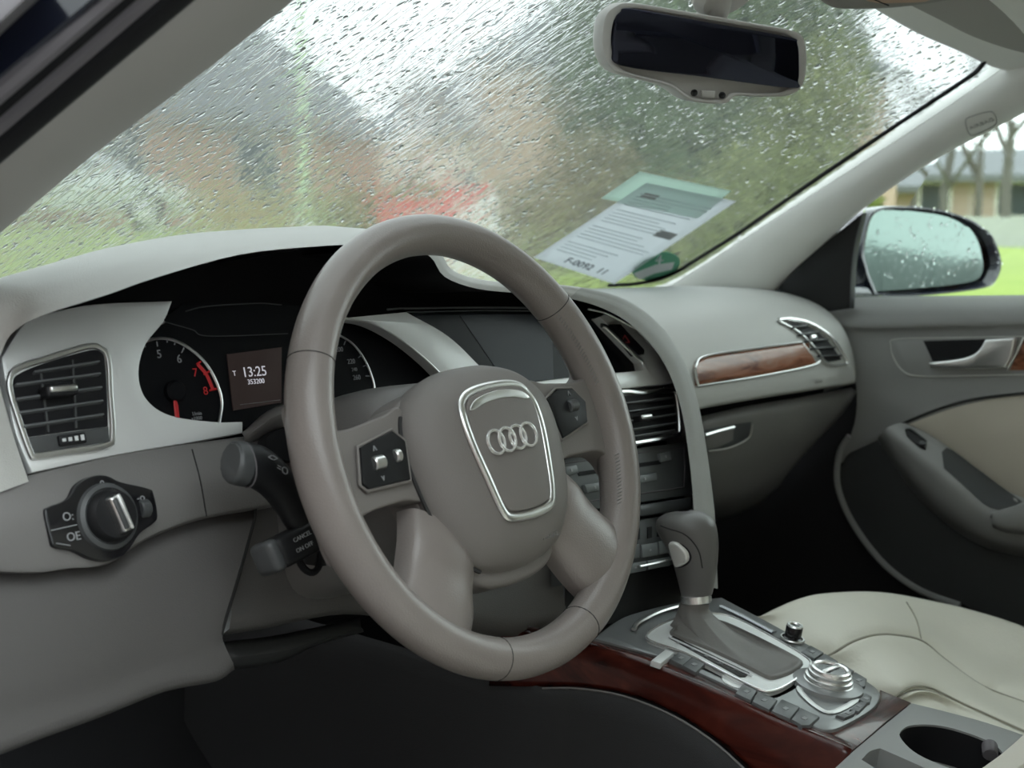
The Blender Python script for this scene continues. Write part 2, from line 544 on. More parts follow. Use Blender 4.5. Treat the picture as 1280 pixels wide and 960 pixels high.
# moulded tag on the pillar
tagl = [(1207, 152), (1212, 146), (1236, 139), (1243, 142), (1246, 150), (1242, 157), (1219, 168), (1211, 166)]
path = cr_closed([hit(rb, *p)[0] + hit(rb, *p)[1] * .0006 for p in tagl], 3)
tag_m = mat('tag_grey', (.48, .48, .46), .7)
link('tag_outline', tube(path, .0009, closed=True, seg=5), tag_m, pr_o)
l, n = hit(rb, 1227, 154)
Xt = (hit(rb, 1240, 149)[0] - hit(rb, 1214, 159)[0]).normalized()
text('tag_lettering', 'AIRBAG', .0095, l + n * .001, Xt, n.cross(Xt), tag_m, pr_o)

# left A pillar seen close by
lp_rows = []
for (u, xu), (m, xm), (w, xw) in (
    (((-160, 330), -.78), ((-110, 345), -.725), ((-120, 390), -.70)),
    (((0, 193), -.755), ((60, 212), -.69), ((0, 290), -.665)),
    (((120, 95), -.725), ((190, 100), -.66), ((113, 195), -.64)),
    (((240, -3), -.695), ((320, -12), -.63), ((225, 112), -.615)),
    (((370, -112), -.66), ((450, -125), -.60), ((367, 0), -.585)),
    (((520, -240), -.62), ((600, -260), -.57), ((520, -122), -.55))):
    a, b = bx(*u, xu), bx(*w, xw)
    mid = (a + b) / 2 + Vector((.0, -.012, -.006))
    lp_rows.append([a + Vector((-.01, .04, 0)), a, mid, b, b + Vector((.01, .06, .01))])
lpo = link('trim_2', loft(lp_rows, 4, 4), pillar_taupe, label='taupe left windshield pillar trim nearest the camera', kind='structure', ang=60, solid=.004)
def strip(name, pa, pb, x0, x1, r, m, flat=(1, 1)):
    A = bx(*pa, x0); B = bx(*pb, x1)
    return link(name, tube([A.lerp(B, k / 8) for k in range(9)], r, seg=8, flat=flat), m, lpo)
strip('door_seal', (-60, 222), (300, -83), -.775, -.69, .011, black_rub, (1.5, 1))
strip('seal_lip', (-60, 200), (280, -92), -.79, -.705, .0075, grey_rub)
strip('door_seal', (-60, 180), (265, -100), -.80, -.715, .006, black_rub)
strip('seal_lip', (-60, 166), (255, -104), -.81, -.72, .0055, grey_rub)
# painted outer pillar of the body beyond the seals
paint = mat('dark_blue_paint', (.008, .01, .02), .25, coat=.6)
bo = [bx(-80, 172, -.815), bx(280, -132, -.725), bx(140, -150, -.735), bx(-80, 60, -.83)]
link('outer_pillar', plate(bo, (-.4, -.9, .2), .03, .004), paint, lpo)
bo = [bx(-60, 85, -.84), bx(80, -45, -.80), bx(-60, -60, -.82)]
link('outer_pillar_cap', plate(bo, (-.4, -.9, .2), .03, .004), grey_rub, lpo)

# headliner, front only, with the visor edge
hl = []
for y, z in ((-.13, 1.238), (-.18, 1.250), (-.30, 1.262), (-.7, 1.27), (-1.2, 1.26), (-1.75, 1.20)):
    hl.append([Vector((x, y + .09 * (1 - (x / .6) ** 2) * (1 if y > -.2 else .3), z + .02 * (1 - (x / .6) ** 2))) for x in (-.62, -.35, -.1, .15, .4, .62)])
link('ceiling', loft(hl, 3, 3), pillar_grey, label='light grey headliner above the windshield', kind='structure', solid=.03, off=1)

# floor, firewall, tunnel sides
def slab(name, loop, n, d, m, **k):
    return link(name, plate([Vector(p) for p in loop], n, d), m, **k)
fl = loft([[Vector((x, y, z)) for x in (-.74, -.4, -.1, .1, .4, .72)] for y, z in ((-1.1, .26), (-.2, .25), (.35, .25), (.55, .32), (.72, .5), (.76, .75))], 2, 4)
link('floor', fl, carpet, label='dark carpeted footwell floor rising to the firewall', kind='structure', solid=.02)
slab('wall_left', [(-.745, .0, .2), (-.745, .8, .2), (-.745, .8, .70), (-.745, .20, .70), (-.745, .10, .5)], (1, 0, 0), .03, carpet, label='dark kick panel at the left of the driver footwell', kind='structure')
slab('wall_right', [(.72, .8, .2), (.72, -.62, .2), (.72, -.62, .52), (.72, .1, .52), (.722, .17, .7), (.73, .20, .86), (.73, .8, .86)], (-1, 0, 0), .03, carpet, label='dark kick panel beside the passenger footwell', kind='structure')

# driver seat and rear bench, behind the picture, shade the cabin as in any car
def seat_back(name, label, x, w, y0, z1, ybase):
    t = thing(name, (x, ybase, .26), label, 'car seat')
    cu = loft([[Vector((x + w * (k / 4 - .5), yy, zz + .03 * abs(k / 2 - 1))) for k in range(5)] for yy, zz in ((y0 + .02, .30), (y0, .42), (y0 - .06, .455), (y0 - .3, .42), (y0 - .5, .40))], 3, 3)
    link('cushion', cu, cream, t, solid=.06)
    bk_ = loft([[Vector((x + w * (k / 4 - .5) * (1 if zz < 1.05 else .55), yy + .05 * abs(k / 2 - 1), zz)) for k in range(5)] for yy, zz in ((y0 - .46, .40), (y0 - .50, .6), (y0 - .56, .85), (y0 - .62, 1.03), (y0 - .63, 1.08), (y0 - .64, z1))], 3, 3)
    link('backrest', bk_, cream, t, solid=.08)
seat_back('driver_seat', 'cream driver seat behind the steering wheel', -.41, .42, -.20, 1.17, -.45)
PSB = (loft([[Vector((.34 + .5 * (k / 4 - .5) * (1 if zz < 1.05 else .55), yy + .05 * abs(k / 2 - 1), zz)) for k in range(5)] for yy, zz in ((-.62, .42), (-.66, .6), (-.72, .85), (-.78, 1.03), (-.79, 1.08), (-.80, 1.17))], 3, 3))
seat_back('rear_bench', 'cream rear bench seat', 0, 1.25, -1.0, 1.10, -1.3)

# rear body sides behind the front door openings
slab('wall_rear_left', [(-.76, -.78, .2), (-.76, -1.9, .2), (-.70, -1.9, 1.22), (-.66, -.86, 1.24), (-.74, -.80, .9)], (1, 0, 0), .06, charcoal, label='left rear body side behind the driver door opening', kind='structure')
slab('wall_rear_right', [(.76, -1.9, .2), (.76, -.55, .2), (.74, -.60, .9), (.62, -.66, 1.24), (.66, -1.9, 1.22)], (-1, 0, 0), .06, charcoal, label='right rear body side behind the passenger door', kind='structure')
slab('wall_back', [(-.76, -1.85, .2), (.76, -1.85, .2), (.70, -1.8, 1.2), (-.70, -1.8, 1.2)], (0, 1, 0), .04, charcoal, label='rear end of the cabin', kind='structure')

# ================================================================ DASHBOARD
FAS = Plane((-.63, .17, .84), (0, -1, .3))
dash = thing('dashboard', (0, .35, .6), 'grey car dashboard with hooded binnacle and wood strip', 'dashboard')
hood = [  # outer px, h ; lip px, h ; back1, back2 offsets
    ((-70, 640), 0, (36, 602), .008, (-.03, .05, 0), (-.03, .2, 0)),
    ((-80, 540), 0, (14, 535), .008, (-.03, .05, 0), (-.03, .2, 0)),
    ((-70, 460), .0, (-2, 470), .010, (-.03, .06, .0), (-.03, .2, 0)),
    ((-40, 395), .01, (3, 438), .02, (-.02, .08, 0), (-.02, .22, -.02)),
    ((10, 364), .02, (18, 414), .04, (-.01, .09, -.004), (0, .26, -.04)),
    ((60, 350), .025, (54, 394), .07, (0, .10, -.008), (0, .3, -.06)),
    ((135, 329), .03, (135, 368), .09, (0, .10, -.008), (0, .3, -.07)),
    ((200, 311), .03, (195, 347), .10, (0, .10, -.008), (0, .3, -.08)),
    ((300, 294), .03, (300, 318), .10, (0, .10, -.008), (0, .3, -.09)),
    ((400, 287), .03, (395, 308), .10, (0, .10, -.008), (0, .3, -.09)),
    ((455, 286), .03, (452, 306), .10, (0, .10, -.008), (0, .3, -.09)),
    ((505, 293), .03, (505, 309), .085, (.02, .10, -.012), (.02, .3, -.08)),
    ((540, 312), .03, (538, 321), .06, (.03, .10, -.02), (.03, .3, -.06)),
    ((558, 338), .03, (556, 346), .055, (.02, .10, -.012), (.02, .3, -.04)),
    ((600, 350), .03, (597, 361), .05, (0, .10, -.006), (0, .3, -.03)),
    ((660, 353), .03, (655, 367), .045, (0, .10, -.006), (0, .3, -.03)),
    ((718, 358), .028, (711, 373), .04, (0, .10, -.005), (.02, .3, -.02)),
    ((765, 368), .025, (755, 386), .036, (.005, .09, -.003), (.03, .3, -.02)),
    ((802, 388), .022, (789, 406), .034, (.01, .08, -.002), (.04, .28, -.02)),
    ((833, 419), .02, (819, 437), .032, (.015, .07, -.002), (.05, .26, -.01)),
    ((857, 463), .02, (841, 477), .03, (.015, .07, 0), (.05, .26, 0)),
    ((873, 520), .02, (855, 528), .03, (.015, .07, 0), (.05, .26, 0)),
    ((884, 590), .02, (864, 596), .03, (.015, .07, 0), (.05, .26, 0)),
    ((891, 650), .02, (868, 652), .03, (.015, .07, 0), (.05, .26, 0)),
    ((894, 735), .02, (871, 735), .03, (.015, .07, 0), (.05, .26, 0))]
r0, r1, r2, r3 = [], [], [], []
i0, i1, i2 = [], [], []
for o, ho, l, hl_, b1_, b2_ in hood:
    O = FAS.at(*o, ho); Lp = FAS.at(*l, hl_)
    r2.append(O); r3.append(Lp); r1.append(O + Vector(b1_)); r0.append(O + Vector(b2_))
    i0.append(Lp + Vector((0, .0005, 0))); right_ = 480 < l[0] < 640
    i1.append(Lp + Vector((0, .035, -.003)) if right_ else FAS.at(l[0], l[1] - 2.5, hl_ * .4)); i2.append(Lp + Vector((-.004, .13, -.012)) if right_ else FAS.at(l[0], l[1] - 5, -.038))
rmid = [a.lerp(b, .55) + (FAS.n * .006) for a, b in zip(r2, r3)]
hl5 = [r0, r1, r2, rmid, r3]
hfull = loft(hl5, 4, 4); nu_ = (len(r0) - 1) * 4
def part_of(me, keep):
    used = {}; vs_ = []; fs_ = []
    for k_, p_ in enumerate(me.polygons):
        if not keep(k_ % nu_): continue
        f_ = []
        for v_ in p_.vertices:
            if v_ not in used: used[v_] = len(vs_); vs_.append(me.vertices[v_].co.copy())
            f_.append(used[v_])
        fs_.append(tuple(f_))
    return mesh('part', vs_, fs_)
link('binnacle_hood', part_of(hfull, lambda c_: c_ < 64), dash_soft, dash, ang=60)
link('stack_frame', part_of(hfull, lambda c_: c_ >= 64), mat('dash_soft_shaded', (.40, .405, .39), .5, bump=.2, bscale=900, vor=True), dash, ang=60)  # same dash material as the hood, darkened for shade on its upright face
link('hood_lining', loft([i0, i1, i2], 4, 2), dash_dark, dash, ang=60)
# dash top pad under and behind the hood
tp = []
for y, z in ((.78, .85), (.66, .868), (.5, .878), (.36, .878), (.27, .86)):
    tp.append([Vector((x, y - .30 * max(0, y - .26) * (x / .7) ** 2, z)) for x in (-.73, -.5, -.25, 0, .2)])
link('top_pad', loft(tp, 4, 3), dash_soft, dash)

# passenger side of the dash
prof = [(.78, .855), (.64, .872), (.5, .881), (.40, .885), (.32, .881), (.265, .866), (.232, .842), (.214, .812), (.206, .785), (.204, .766), (.209, .757), (.24, .750)]
rows = []
for x, dy, dz in ((.05, -.04, .0), (.16, -.025, 0), (.28, -.012, 0), (.40, -.004, 0), (.52, 0, 0), (.62, .004, 0), (.675, .012, -.002), (.70, .03, -.006), (.71, .07, -.02)):
    rows.append([Vector((x, min(y + dy, .80 - .5 * max(0, x - .1) ** 1.0), z + dz)) for y, z in prof])
pdm = loft(rows, 5, 5)
link('passenger_pad', pdm, dash_soft, dash, ang=70)
PB = bvh_of(pdm)
wv = patch(PB, [(867, 459), (880, 447), (940, 438), (1000, 430), (1006, 432)], [(869, 482), (885, 479), (945, 470), (1005, 460), (1019, 455)], 20, 6, .0025)
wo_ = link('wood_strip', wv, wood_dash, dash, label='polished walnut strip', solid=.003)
ed = seam(PB, [(870, 482), (867, 470), (868, 457), (880, 446), (940, 437), (1000, 429)], .003)
link('strip_edge', tube(ed, .0016, seg=6), chrome_sat, wo_)
ed = seam(PB, [(1002, 430), (1010, 441), (1019, 455), (945, 471), (870, 483)], .0022, 8)
link('strip_edge', tube(ed, .001, seg=5), chrome_sat, wo_)
l, n = hit(PB, 1023, 477)
Xt = (hit(PB, 1035, 475)[0] - hit(PB, 1010, 479)[0]).normalized()
text('airbag_mark', 'AIRBAG', .006, l + n * .0006, Xt, n.cross(Xt), tag_m, dash)

# glove box: lid below the lip
gb_top = [(868, 522), (930, 508), (1000, 496), (1072, 483)]
gb = []
for k, (yy, pts) in enumerate((
        (.232, gb_top),
        (.222, [(872, 535), (935, 520), (1005, 507), (1070, 492)]),
        (.228, [(872, 565), (935, 552), (1000, 537), (1052, 518)]),
        (.245, [(872, 600), (930, 590), (985, 570), (1022, 550)]),
        (.27, [(872, 632), (925, 624), (965, 608), (990, 585)]),
        (.33, [(875, 655), (915, 645), (950, 628), (975, 606)]))):
    gb.append([by(x, y, yy + (.015 * max(0, (x - 1000) / 70))) for x, y in pts])
gbt = thing('glove_box', (.4, .25, .65), 'grey glove box lid below the wood strip', 'glove box')
gbm = loft(gb, 6, 5)
link('lid', gbm, dash_low, gbt, solid=.012)
GB = bvh_of(gbm)
rec = patch(GB, [(880, 537), (905, 532), (938, 527)], [(884, 562), (910, 558), (934, 546)], 8, 4, .0015)
hd = link('handle_recess', rec, charcoal, gbt)
link('handle_edge', tube(seam(GB, [(878, 543), (895, 538), (914, 533)], .004), .0022, seg=6), chrome_sat, hd)
hp = patch(GB, [(878, 543), (895, 538), (914, 533)], [(882, 560), (898, 556), (913, 549)], 6, 4, .004)
link('pull', hp, dash_low, hd)
link('recess_edge', tube(seam(GB, [(884, 563), (910, 559), (934, 547), (939, 530)], .002), .0012, seg=5), dash_soft, hd)
# dark shadow gap body behind glove box and dash end
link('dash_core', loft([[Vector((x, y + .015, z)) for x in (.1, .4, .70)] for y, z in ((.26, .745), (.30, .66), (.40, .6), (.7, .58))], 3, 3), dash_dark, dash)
# end cap beside the door
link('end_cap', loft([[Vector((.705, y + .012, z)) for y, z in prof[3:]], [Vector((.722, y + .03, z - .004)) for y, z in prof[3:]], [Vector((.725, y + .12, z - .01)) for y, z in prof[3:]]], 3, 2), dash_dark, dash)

# lower left of the dash: band that carries the light switch
band_top = [(-60, 622), (36, 594), (100, 579), (150, 568), (215, 557), (270, 550), (310, 545), (345, 543)]
band_mid = [(-60, 665), (36, 645), (100, 630), (150, 625), (215, 606), (262, 598), (310, 590), (345, 585)]
band_low = [(-60, 712), (36, 715), (85, 709), (135, 703), (185, 672), (250, 648), (315, 636), (345, 630)]
HB = (.006, .018, .014, -.012)
bm_rows = [[FAS.at(x, y, -.004) for x, y in band_top], [FAS.at(x, y + 5, HB[0]) for x, y in band_top], [FAS.at(x, y, HB[1]) for x, y in band_mid], [FAS.at(x, y - 6, HB[2]) for x, y in band_low], [FAS.at(x, y, .008) for x, y in band_low], [FAS.at(x, y + 3, -.012) for x, y in band_low]]
bdm = loft(bm_rows, 5, 5)
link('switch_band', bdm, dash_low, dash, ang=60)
BB = bvh_of(bdm)
link('panel_seam', tube(seam(BB, [(240, 562), (250, 600), (258, 645)], .0002), .0006, seg=5), seam_dark, dash)
# knee panel
KN = ((-70, 318), (0, 0))
kr = []
for t, hh in ((0, -.006), (.15, .004), (.45, .004), (.8, -.004), (1.0, -.02)):
    row = []
    for (tx, ty), (qx, qy) in zip([(-70, 708), (36, 712), (85, 708), (135, 702), (185, 672), (250, 648), (320, 636)], [(-70, 968), (36, 926), (85, 908), (130, 891), (200, 864), (262, 852), (292, 838)]):
        x = tx + (qx - tx) * t; y = ty + (qy - ty) * t
        if tx == 320:
            x = (320, 311, 292, 277, 287)[[0, .15, .45, .8, 1.0].index(t)]; y = (636, 668, 735, 792, 838)[[0, .15, .45, .8, 1.0].index(t)]
        row.append(FAS.at(x, y, hh))
    kr.append(row)
kr.append([p + Vector((0, .12, .02)) for p in kr[-1]])
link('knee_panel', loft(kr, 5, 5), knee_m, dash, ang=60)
# panel around the steering column
cp = []
for t, hh in ((0, -.004), (.3, -.012), (.7, -.02), (1.0, -.03)):
    row = []
    for (tx, ty), (qx, qy) in zip([(325, 560), (400, 552), (480, 552), (560, 560), (640, 565), (702, 560)], [(277, 794), (330, 786), (430, 768), (530, 780), (620, 795), (702, 790)]):
        row.append(FAS.at(tx + (qx - tx) * t, ty + (qy - ty) * t, hh))
    cp.append(row)
cp.append([p + Vector((0, .10, .015)) for p in cp[-1]])
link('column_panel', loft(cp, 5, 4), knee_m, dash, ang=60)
link('panel_seam', tube([FAS.at(x, y, h) for x, y, h in ((322, 600, .004), (318, 648, .0), (300, 715, -.006), (280, 780, -.012), (276, 796, -.014))], .0016, seg=5), seam_dark, dash)
# loose felt flap under the panel
fp = loft([[by(280, 802, .20), by(340, 795, .2), by(400, 783, .2), by(450, 772, .2)], [by(288, 822, .19), by(345, 815, .19), by(392, 803, .19), by(452, 786, .19)], [by(290, 838, .20), by(350, 828, .2), by(398, 806, .2), by(455, 790, .2)]], 4, 3)
link('under_dash_flap', fp, charcoal, dash, solid=.003)

# satin aluminium fascia around the left vent and gauges
fas_loop = spl([(2, 447, 'c'), (30, 405), (60, 392), (120, 380), (216, 376, 'c'), (205, 402), (182, 432), (174, 468), (184, 499), (214, 519), (268, 527), (304, 527, 'c'), (304, 541, 'c'), (240, 553), (150, 568), (40, 591, 'c'), (18, 535)], FAS, .004, 6)
fo = link('fascia_trim', plate(fas_loop, FAS.n, .012, .0015), silver, dash, label='satin aluminium fascia panel')
# aluminium bridge between gauges and screen
br = spl([(425, 398, 'c'), (462, 404), (500, 424), (535, 452), (560, 478, 'c'), (640, 500, 'c'), (600, 458), (560, 420), (508, 390, 'c')], FAS, .006, 6)
link('fascia_trim', plate(br, FAS.n, .012, .0015), silver, dash, label='satin aluminium bridge between gauges and screen')
# aluminium strip under the screen with the right corner
stp = spl([(600, 487, 'c'), (655, 479), (720, 471), (800, 463, 'c'), (805, 461, 'c'), (803, 452, 'c'), (750, 396, 'c'), (757, 392, 'c'), (795, 412), (826, 446), (846, 478, 'c'), (770, 487), (690, 497), (600, 506, 'c')], FAS, .006, 6)
link('fascia_trim', plate(stp, FAS.n, .012, .0012), silver, dash, label='satin aluminium strip below the screen')
# black backing of the whole recess
bk = spl([(20, 600, 'c'), (0, 440, 'c'), (60, 385, 'c'), (200, 340, 'c'), (450, 300, 'c'), (545, 318, 'c'), (562, 348, 'c'), (720, 366, 'c'), (800, 395, 'c'), (850, 480, 'c'), (866, 600, 'c'), (872, 740, 'c'), (716, 745, 'c'), (600, 560, 'c')], FAS, -.036, 4)
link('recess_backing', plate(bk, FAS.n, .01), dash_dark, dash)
# lower skirt of the centre stack and side cheek towards the console
sk = spl([(706, 640, 'c'), (868, 618, 'c'), (872, 760, 'c'), (706, 790, 'c')], FAS, -.02, 4)
link('stack_body', plate(sk, FAS.n, .05), black_mat, dash)

# ================================================================ STEERING WHEEL
W0 = Vector((-.37, 0, .80)); TL = math.radians(21); RT = math.radians(3.5)
Wn = Vector((0, -math.cos(TL), math.sin(TL))); _Y = Vector((0, math.sin(TL), math.cos(TL))); _X = Vector((1, 0, 0))
Wx = _X * math.cos(RT) + _Y * math.sin(RT); Wy = -_X * math.sin(RT) + _Y * math.cos(RT)
def w3(x, y, h=0.0): return W0 + Wx * x + Wy * y + Wn * h
wheel = thing('steering_wheel', W0 - Wn * .03, 'grey leather steering wheel with four spokes and chrome rings badge', 'steering wheel')
RM = .1705
def rim_r(a):
    # thicker grips at ten-to-two and sides
    return .0162 + .0014 * (max(0, math.cos(2 * a)) ** 2)
vs = []; fs = []; NA, NB = 160, 20
for i in range(NA):
    a = 2 * math.pi * i / NA; r = rim_r(a)
    for j in range(NB):
        b = 2 * math.pi * j / NB
        # slightly flattened oval section
        vs.append(w3((RM + r * math.cos(b)) * math.cos(a), (RM + r * math.cos(b)) * math.sin(a), r * 1.08 * math.sin(b)))
for i in range(NA):
    for j in range(NB):
        fs.append((i * NB + j, ((i + 1) % NA) * NB + j, ((i + 1) % NA) * NB + (j + 1) % NB, i * NB + (j + 1) % NB))
rim_o = link('rim', fix(mesh('rim', vs, fs)), leather_w, wheel)
def rim_ring(a, r, m, k=1.0):
    rr = rim_r(a) * k
    p = [w3((RM + rr * math.cos(b)) * math.cos(a), (RM + rr * math.cos(b)) * math.sin(a), rr * 1.08 * math.sin(b)) for b in [2 * math.pi * q / 24 for q in range(24)]]
    return link('seam', tube(p, r, closed=True, seg=5), m, rim_o)
for adeg in (151, 35, 288, 252):
    rim_ring(math.radians(adeg), .0004, seam_dark, 1.004)
# stitches along the inner side of the right grip
st_v = []
for k in range(58):
    a = math.radians(34 - 64 * k / 57)
    if -14 < math.degrees(a) < 9: continue
    for sgn in (-1, 1):
        b0 = math.pi - .62 + .10 * sgn; b1 = math.pi - .62 - .10 * sgn
        rr = rim_r(a) + .0004
        def P(aa, bb): return w3((RM + rr * math.cos(bb)) * math.cos(aa), (RM + rr * math.cos(bb)) * math.sin(aa), rr * 1.08 * math.sin(bb))
        st_v.append(tube([P(a, b0), P(a - .006, (b0 + b1) / 2), P(a - .012, b1)], .0005, seg=4))
        break
link('stitching', joinm(*st_v), stitch_m, rim_o, kind='stuff')

def wplate(pts, h, depth, bev, sub=5, seg=4):
    loop = [w3(p.x, p.y, h) for p in spl([(*q[:2], 0) + (('c',) if len(q) > 2 else ()) for q in pts], None, 0, sub)]
    return plate(loop, Wn, depth, bev, seg)
def mir(p): return [(-q[0],) + tuple(q[1:]) for q in p][::-1]
diag = [(-.136, -.098), (-.122, -.086), (-.108, -.066), (-.098, -.048), (-.075, -.046), (-.045, -.075), (-.046, -.096), (-.058, -.108), (-.068, -.128), (-.074, -.148), (-.105, -.134)]
side = [(-.172, .052), (-.158, .036), (-.138, .030), (-.098, .034), (-.075, .034), (-.075, -.030), (-.10, -.030), (-.138, -.032), (-.152, -.040), (-.160, -.056), (-.172, -.05)]
for s in (0, 1):
    sg_ = -1 if s else 1
    le = [(-.090, -.036), (-.100, -.052), (-.110, -.070), (-.123, -.087), (-.142, -.102)]
    re_ = [(-.036, -.082), (-.046, -.094), (-.055, -.110), (-.065, -.130), (-.082, -.152)]
    rw = []
    for u, hh in ((-1.0, -.016), (-1.0, -.006), (-.93, .002), (-.7, .007), (-.3, .0105), (.1, .011), (.5, .009), (.85, .003), (.97, -.003), (1.0, -.009), (1.0, -.018)):
        t_ = (u + 1) / 2
        rw.append([w3(sg_ * (a[0] + (b[0] - a[0]) * t_), a[1] + (b[1] - a[1]) * t_, hh + (.002 if k_ > 2 else 0) - (.004 if k_ == 0 else 0)) for k_, (a, b) in enumerate(zip(le, re_))])
    link('spoke', loft(rw, 4, 4), leather_w, wheel, ang=80)
    link('spoke', wplate(mir(side) if s else side, .002, .022, .008), airbag_m, wheel)
# carrier behind the airbag
link('carrier', wplate([(-.085, .03), (-.04, .05), (.04, .05), (.085, .03), (.085, -.03), (.06, -.09), (.03, -.112), (-.03, -.112), (-.06, -.09), (-.085, -.03)], -.002, .03, .006), airbag_m, wheel)
# airbag cover: soft dome
ol = [(0, .060), (.03, .058), (.06, .048), (.080, .030), (.0865, .004), (.083, -.030), (.074, -.062), (.060, -.084), (.040, -.098), (0, -.104)]
ol = ol + [(-x, y) for x, y in ol[-2:0:-1]]
L2 = cr_closed([Vector((x, y, 0)) for x, y in ol], 5)
cen = Vector((0, -.016, 0)); rows = []
prof_s = [(.985, -.012), (1.0, -.004), (.99, .003), (.955, .010), (.88, .0175), (.76, .0235), (.6, .0275), (.4, .0295), (.2, .030), (.02, .030)]
for s, h in prof_s:
    rows.append([w3(*(cen + (p - cen) * s).xy, h) for p in L2])
me = loft(rows, 1, 1, closed_u=True, smooth=False)
cover = link('airbag_cover', fix(me), airbag_m, wheel, ang=70)
def dome_h(x, y):
    # height of the cover at a point
    p = Vector((x, y, 0)) - cen
    a = math.atan2(p.y, p.x); best = min(L2, key=lambda q: abs(math.atan2(math.sin(math.atan2((q - cen).y, (q - cen).x) - a), math.cos(math.atan2((q - cen).y, (q - cen).x) - a))))
    s = p.length / (best - cen).length
    for (s0, h0), (s1, h1) in zip(prof_s[1:], prof_s[2:]):
        if s1 <= s <= s0: return h1 + (h0 - h1) * (s - s1) / (s0 - s1 + 1e-9)
    return .03
# dark parting line round the lower left of the cover
pl = [w3(p.x * 1.012, p.y * 1.012, .003) for p in L2 if (p.x < -.045 and p.y < -.03) or (p.x < -.06 and p.y < .03)]
link('parting_gap', tube(pl, .0017, seg=5), seam_dark, cover)
# chrome shield surround
sh = [(-.030, .034), (0, .0372), (.030, .034), (.041, .022), (.0425, .0), (.036, -.036), (.030, -.058), (.022, -.0645), (0, -.0665), (-.022, -.0645), (-.030, -.058), (-.036, -.036), (-.0425, .0), (-.041, .022)]
shp = cr_closed([Vector((x, y, 0)) for x, y in sh], 6)
hmax = .0305
ring_o = [w3(p.x, p.y, max(dome_h(p.x, p.y), .026) + .0012) for p in shp]
link('chrome_surround', tube(ring_o, .0036, closed=True, seg=10, flat=(1.0, .55), n=Wn), chrome_sat, wheel)
ins = [w3(p.x * .93, p.y * .93, hmax + .0006) for p in shp]
link('badge_panel', plate(ins, Wn, .003, .0005), airbag_m, wheel)
# upper chrome blade of the surround is broad
top_b = [(-.036, .022), (-.026, .029), (0, .0325), (.026, .029), (.036, .022), (.030, .0215), (.018, .0245), (0, .0258), (-.018, .0245), (-.030, .0215)]
link('chrome_blade', wplate(top_b, hmax + .0012, .002, .0005), chrome_sat, wheel)
badge = None
for k in range(4):
    cx = -.0195 + .013 * k
    p = [w3(cx + .0092 * math.cos(a), -.0065 + .0092 * math.sin(a), hmax + .0022 + .0003 * (k % 2)) for a in [2 * math.pi * q / 32 for q in range(32)]]
    link('badge_ring', tube(p, .00135, closed=True, seg=8), chrome, wheel, label='interlocked chrome ring')
# faint moulded marks
text('airbag_mark', 'AIRBAG', .0055, w3(.025, -.087, dome_h(.025, -.087) + .0006), Wx + Wn * .02, Wy, dash_low, cover)
# switch pods
podL = [(-.087, .012), (-.097, .0215), (-.133, .0145), (-.1405, -.011), (-.136, -.016), (-.093, -.0165)]
podR = [(.0875, .020), (.104, .0265), (.124, .0245), (.1365, .011), (.131, -.006), (.093, -.0145)]
def pod(pts, sgn):
    b = link('switch_pod', wplate([(*q, 'c') for q in pts], .0075, .012, .0016, 1, 2), black_mat, wheel)
    cx = sum(q[0] for q in pts) / len(pts); cy = sum(q[1] for q in pts) / len(pts)
    ax = Wx
    wx = cx - sgn * 0 + (.004 if sgn > 0 else -.006)
    # roller
    c = w3(wx, cy, .0065)
    link('thumb_roller', lathe(c - ax * .0055, ax, [(.0045, 0), (.0055, .001), (.0055, .010), (.0045, .011)], 16), chrome_sat if sgn < 0 else charcoal, b)
    if sgn < 0:
        c = w3(cx + .014, cy + .002, .007)
        link('thumb_roller', lathe(c - ax * .003, ax, [(.004, 0), (.005, .001), (.005, .005), (.004, .006)], 16), chrome_sat, b)
    text('arrow_mark', '^', .010, w3(wx, cy + .009, .0078), Wx, Wy, print_grey, b)
    text('arrow_mark', 'v', .008, w3(wx, cy - .011, .0078), Wx, Wy, print_grey, b)
    # raised bezel
    loop = [w3(cx + (x - cx) * 1.05, cy + (y - cy) * 1.05, .005) for x, y in pts]
    link('pod_bezel', tube(cr_closed(loop, 1), .0014, closed=True, seg=6), airbag_m, b)
pod(podL, -1); pod(podR, 1)

# ================================================================ COLUMN AND STALKS
col = thing('steering_column', W0 - Wn * .12, 'grey steering column shroud with two black stalks', 'steering column')
rows = []
for h, w, up, dn in ((-.035, .045, .045, .05), (-.05, .062, .060, .064), (-.09, .070, .068, .075), (-.14, .074, .068, .085), (-.22, .076, .066, .09)):
    o = W0 - Wn * .0 + Wn * h
    sec = [(w, up * .5), (w * .8, up * .92), (0, up), (-w * .8, up * .92), (-w, up * .5), (-w, -dn * .6), (-w * .75, -dn * .95), (0, -dn), (w * .75, -dn * .95), (w, -dn * .6)]
    rows.append([o + _X * x + _Y * y for x, y in sec])
link('shroud', loft(rows, 4, 4, closed_u=True), dash_low, col)
# flat cover between column and gauges
cv = loft([[FAS.at(302, 541, .004), FAS.at(346, 508, .02), FAS.at(420, 498, .03), FAS.at(468, 503, .02), FAS.at(500, 520, .004)], [FAS.at(306, 548, .012), FAS.at(350, 518, .04), FAS.at(422, 508, .05), FAS.at(470, 513, .04), FAS.at(500, 530, .012)], [FAS.at(308, 556, .004), FAS.at(350, 540, .02), FAS.at(422, 530, .03), FAS.at(470, 530, .02), FAS.at(500, 540, .004)]], 5, 4)
link('top_cover', cv, dash_low, col, solid=.003)
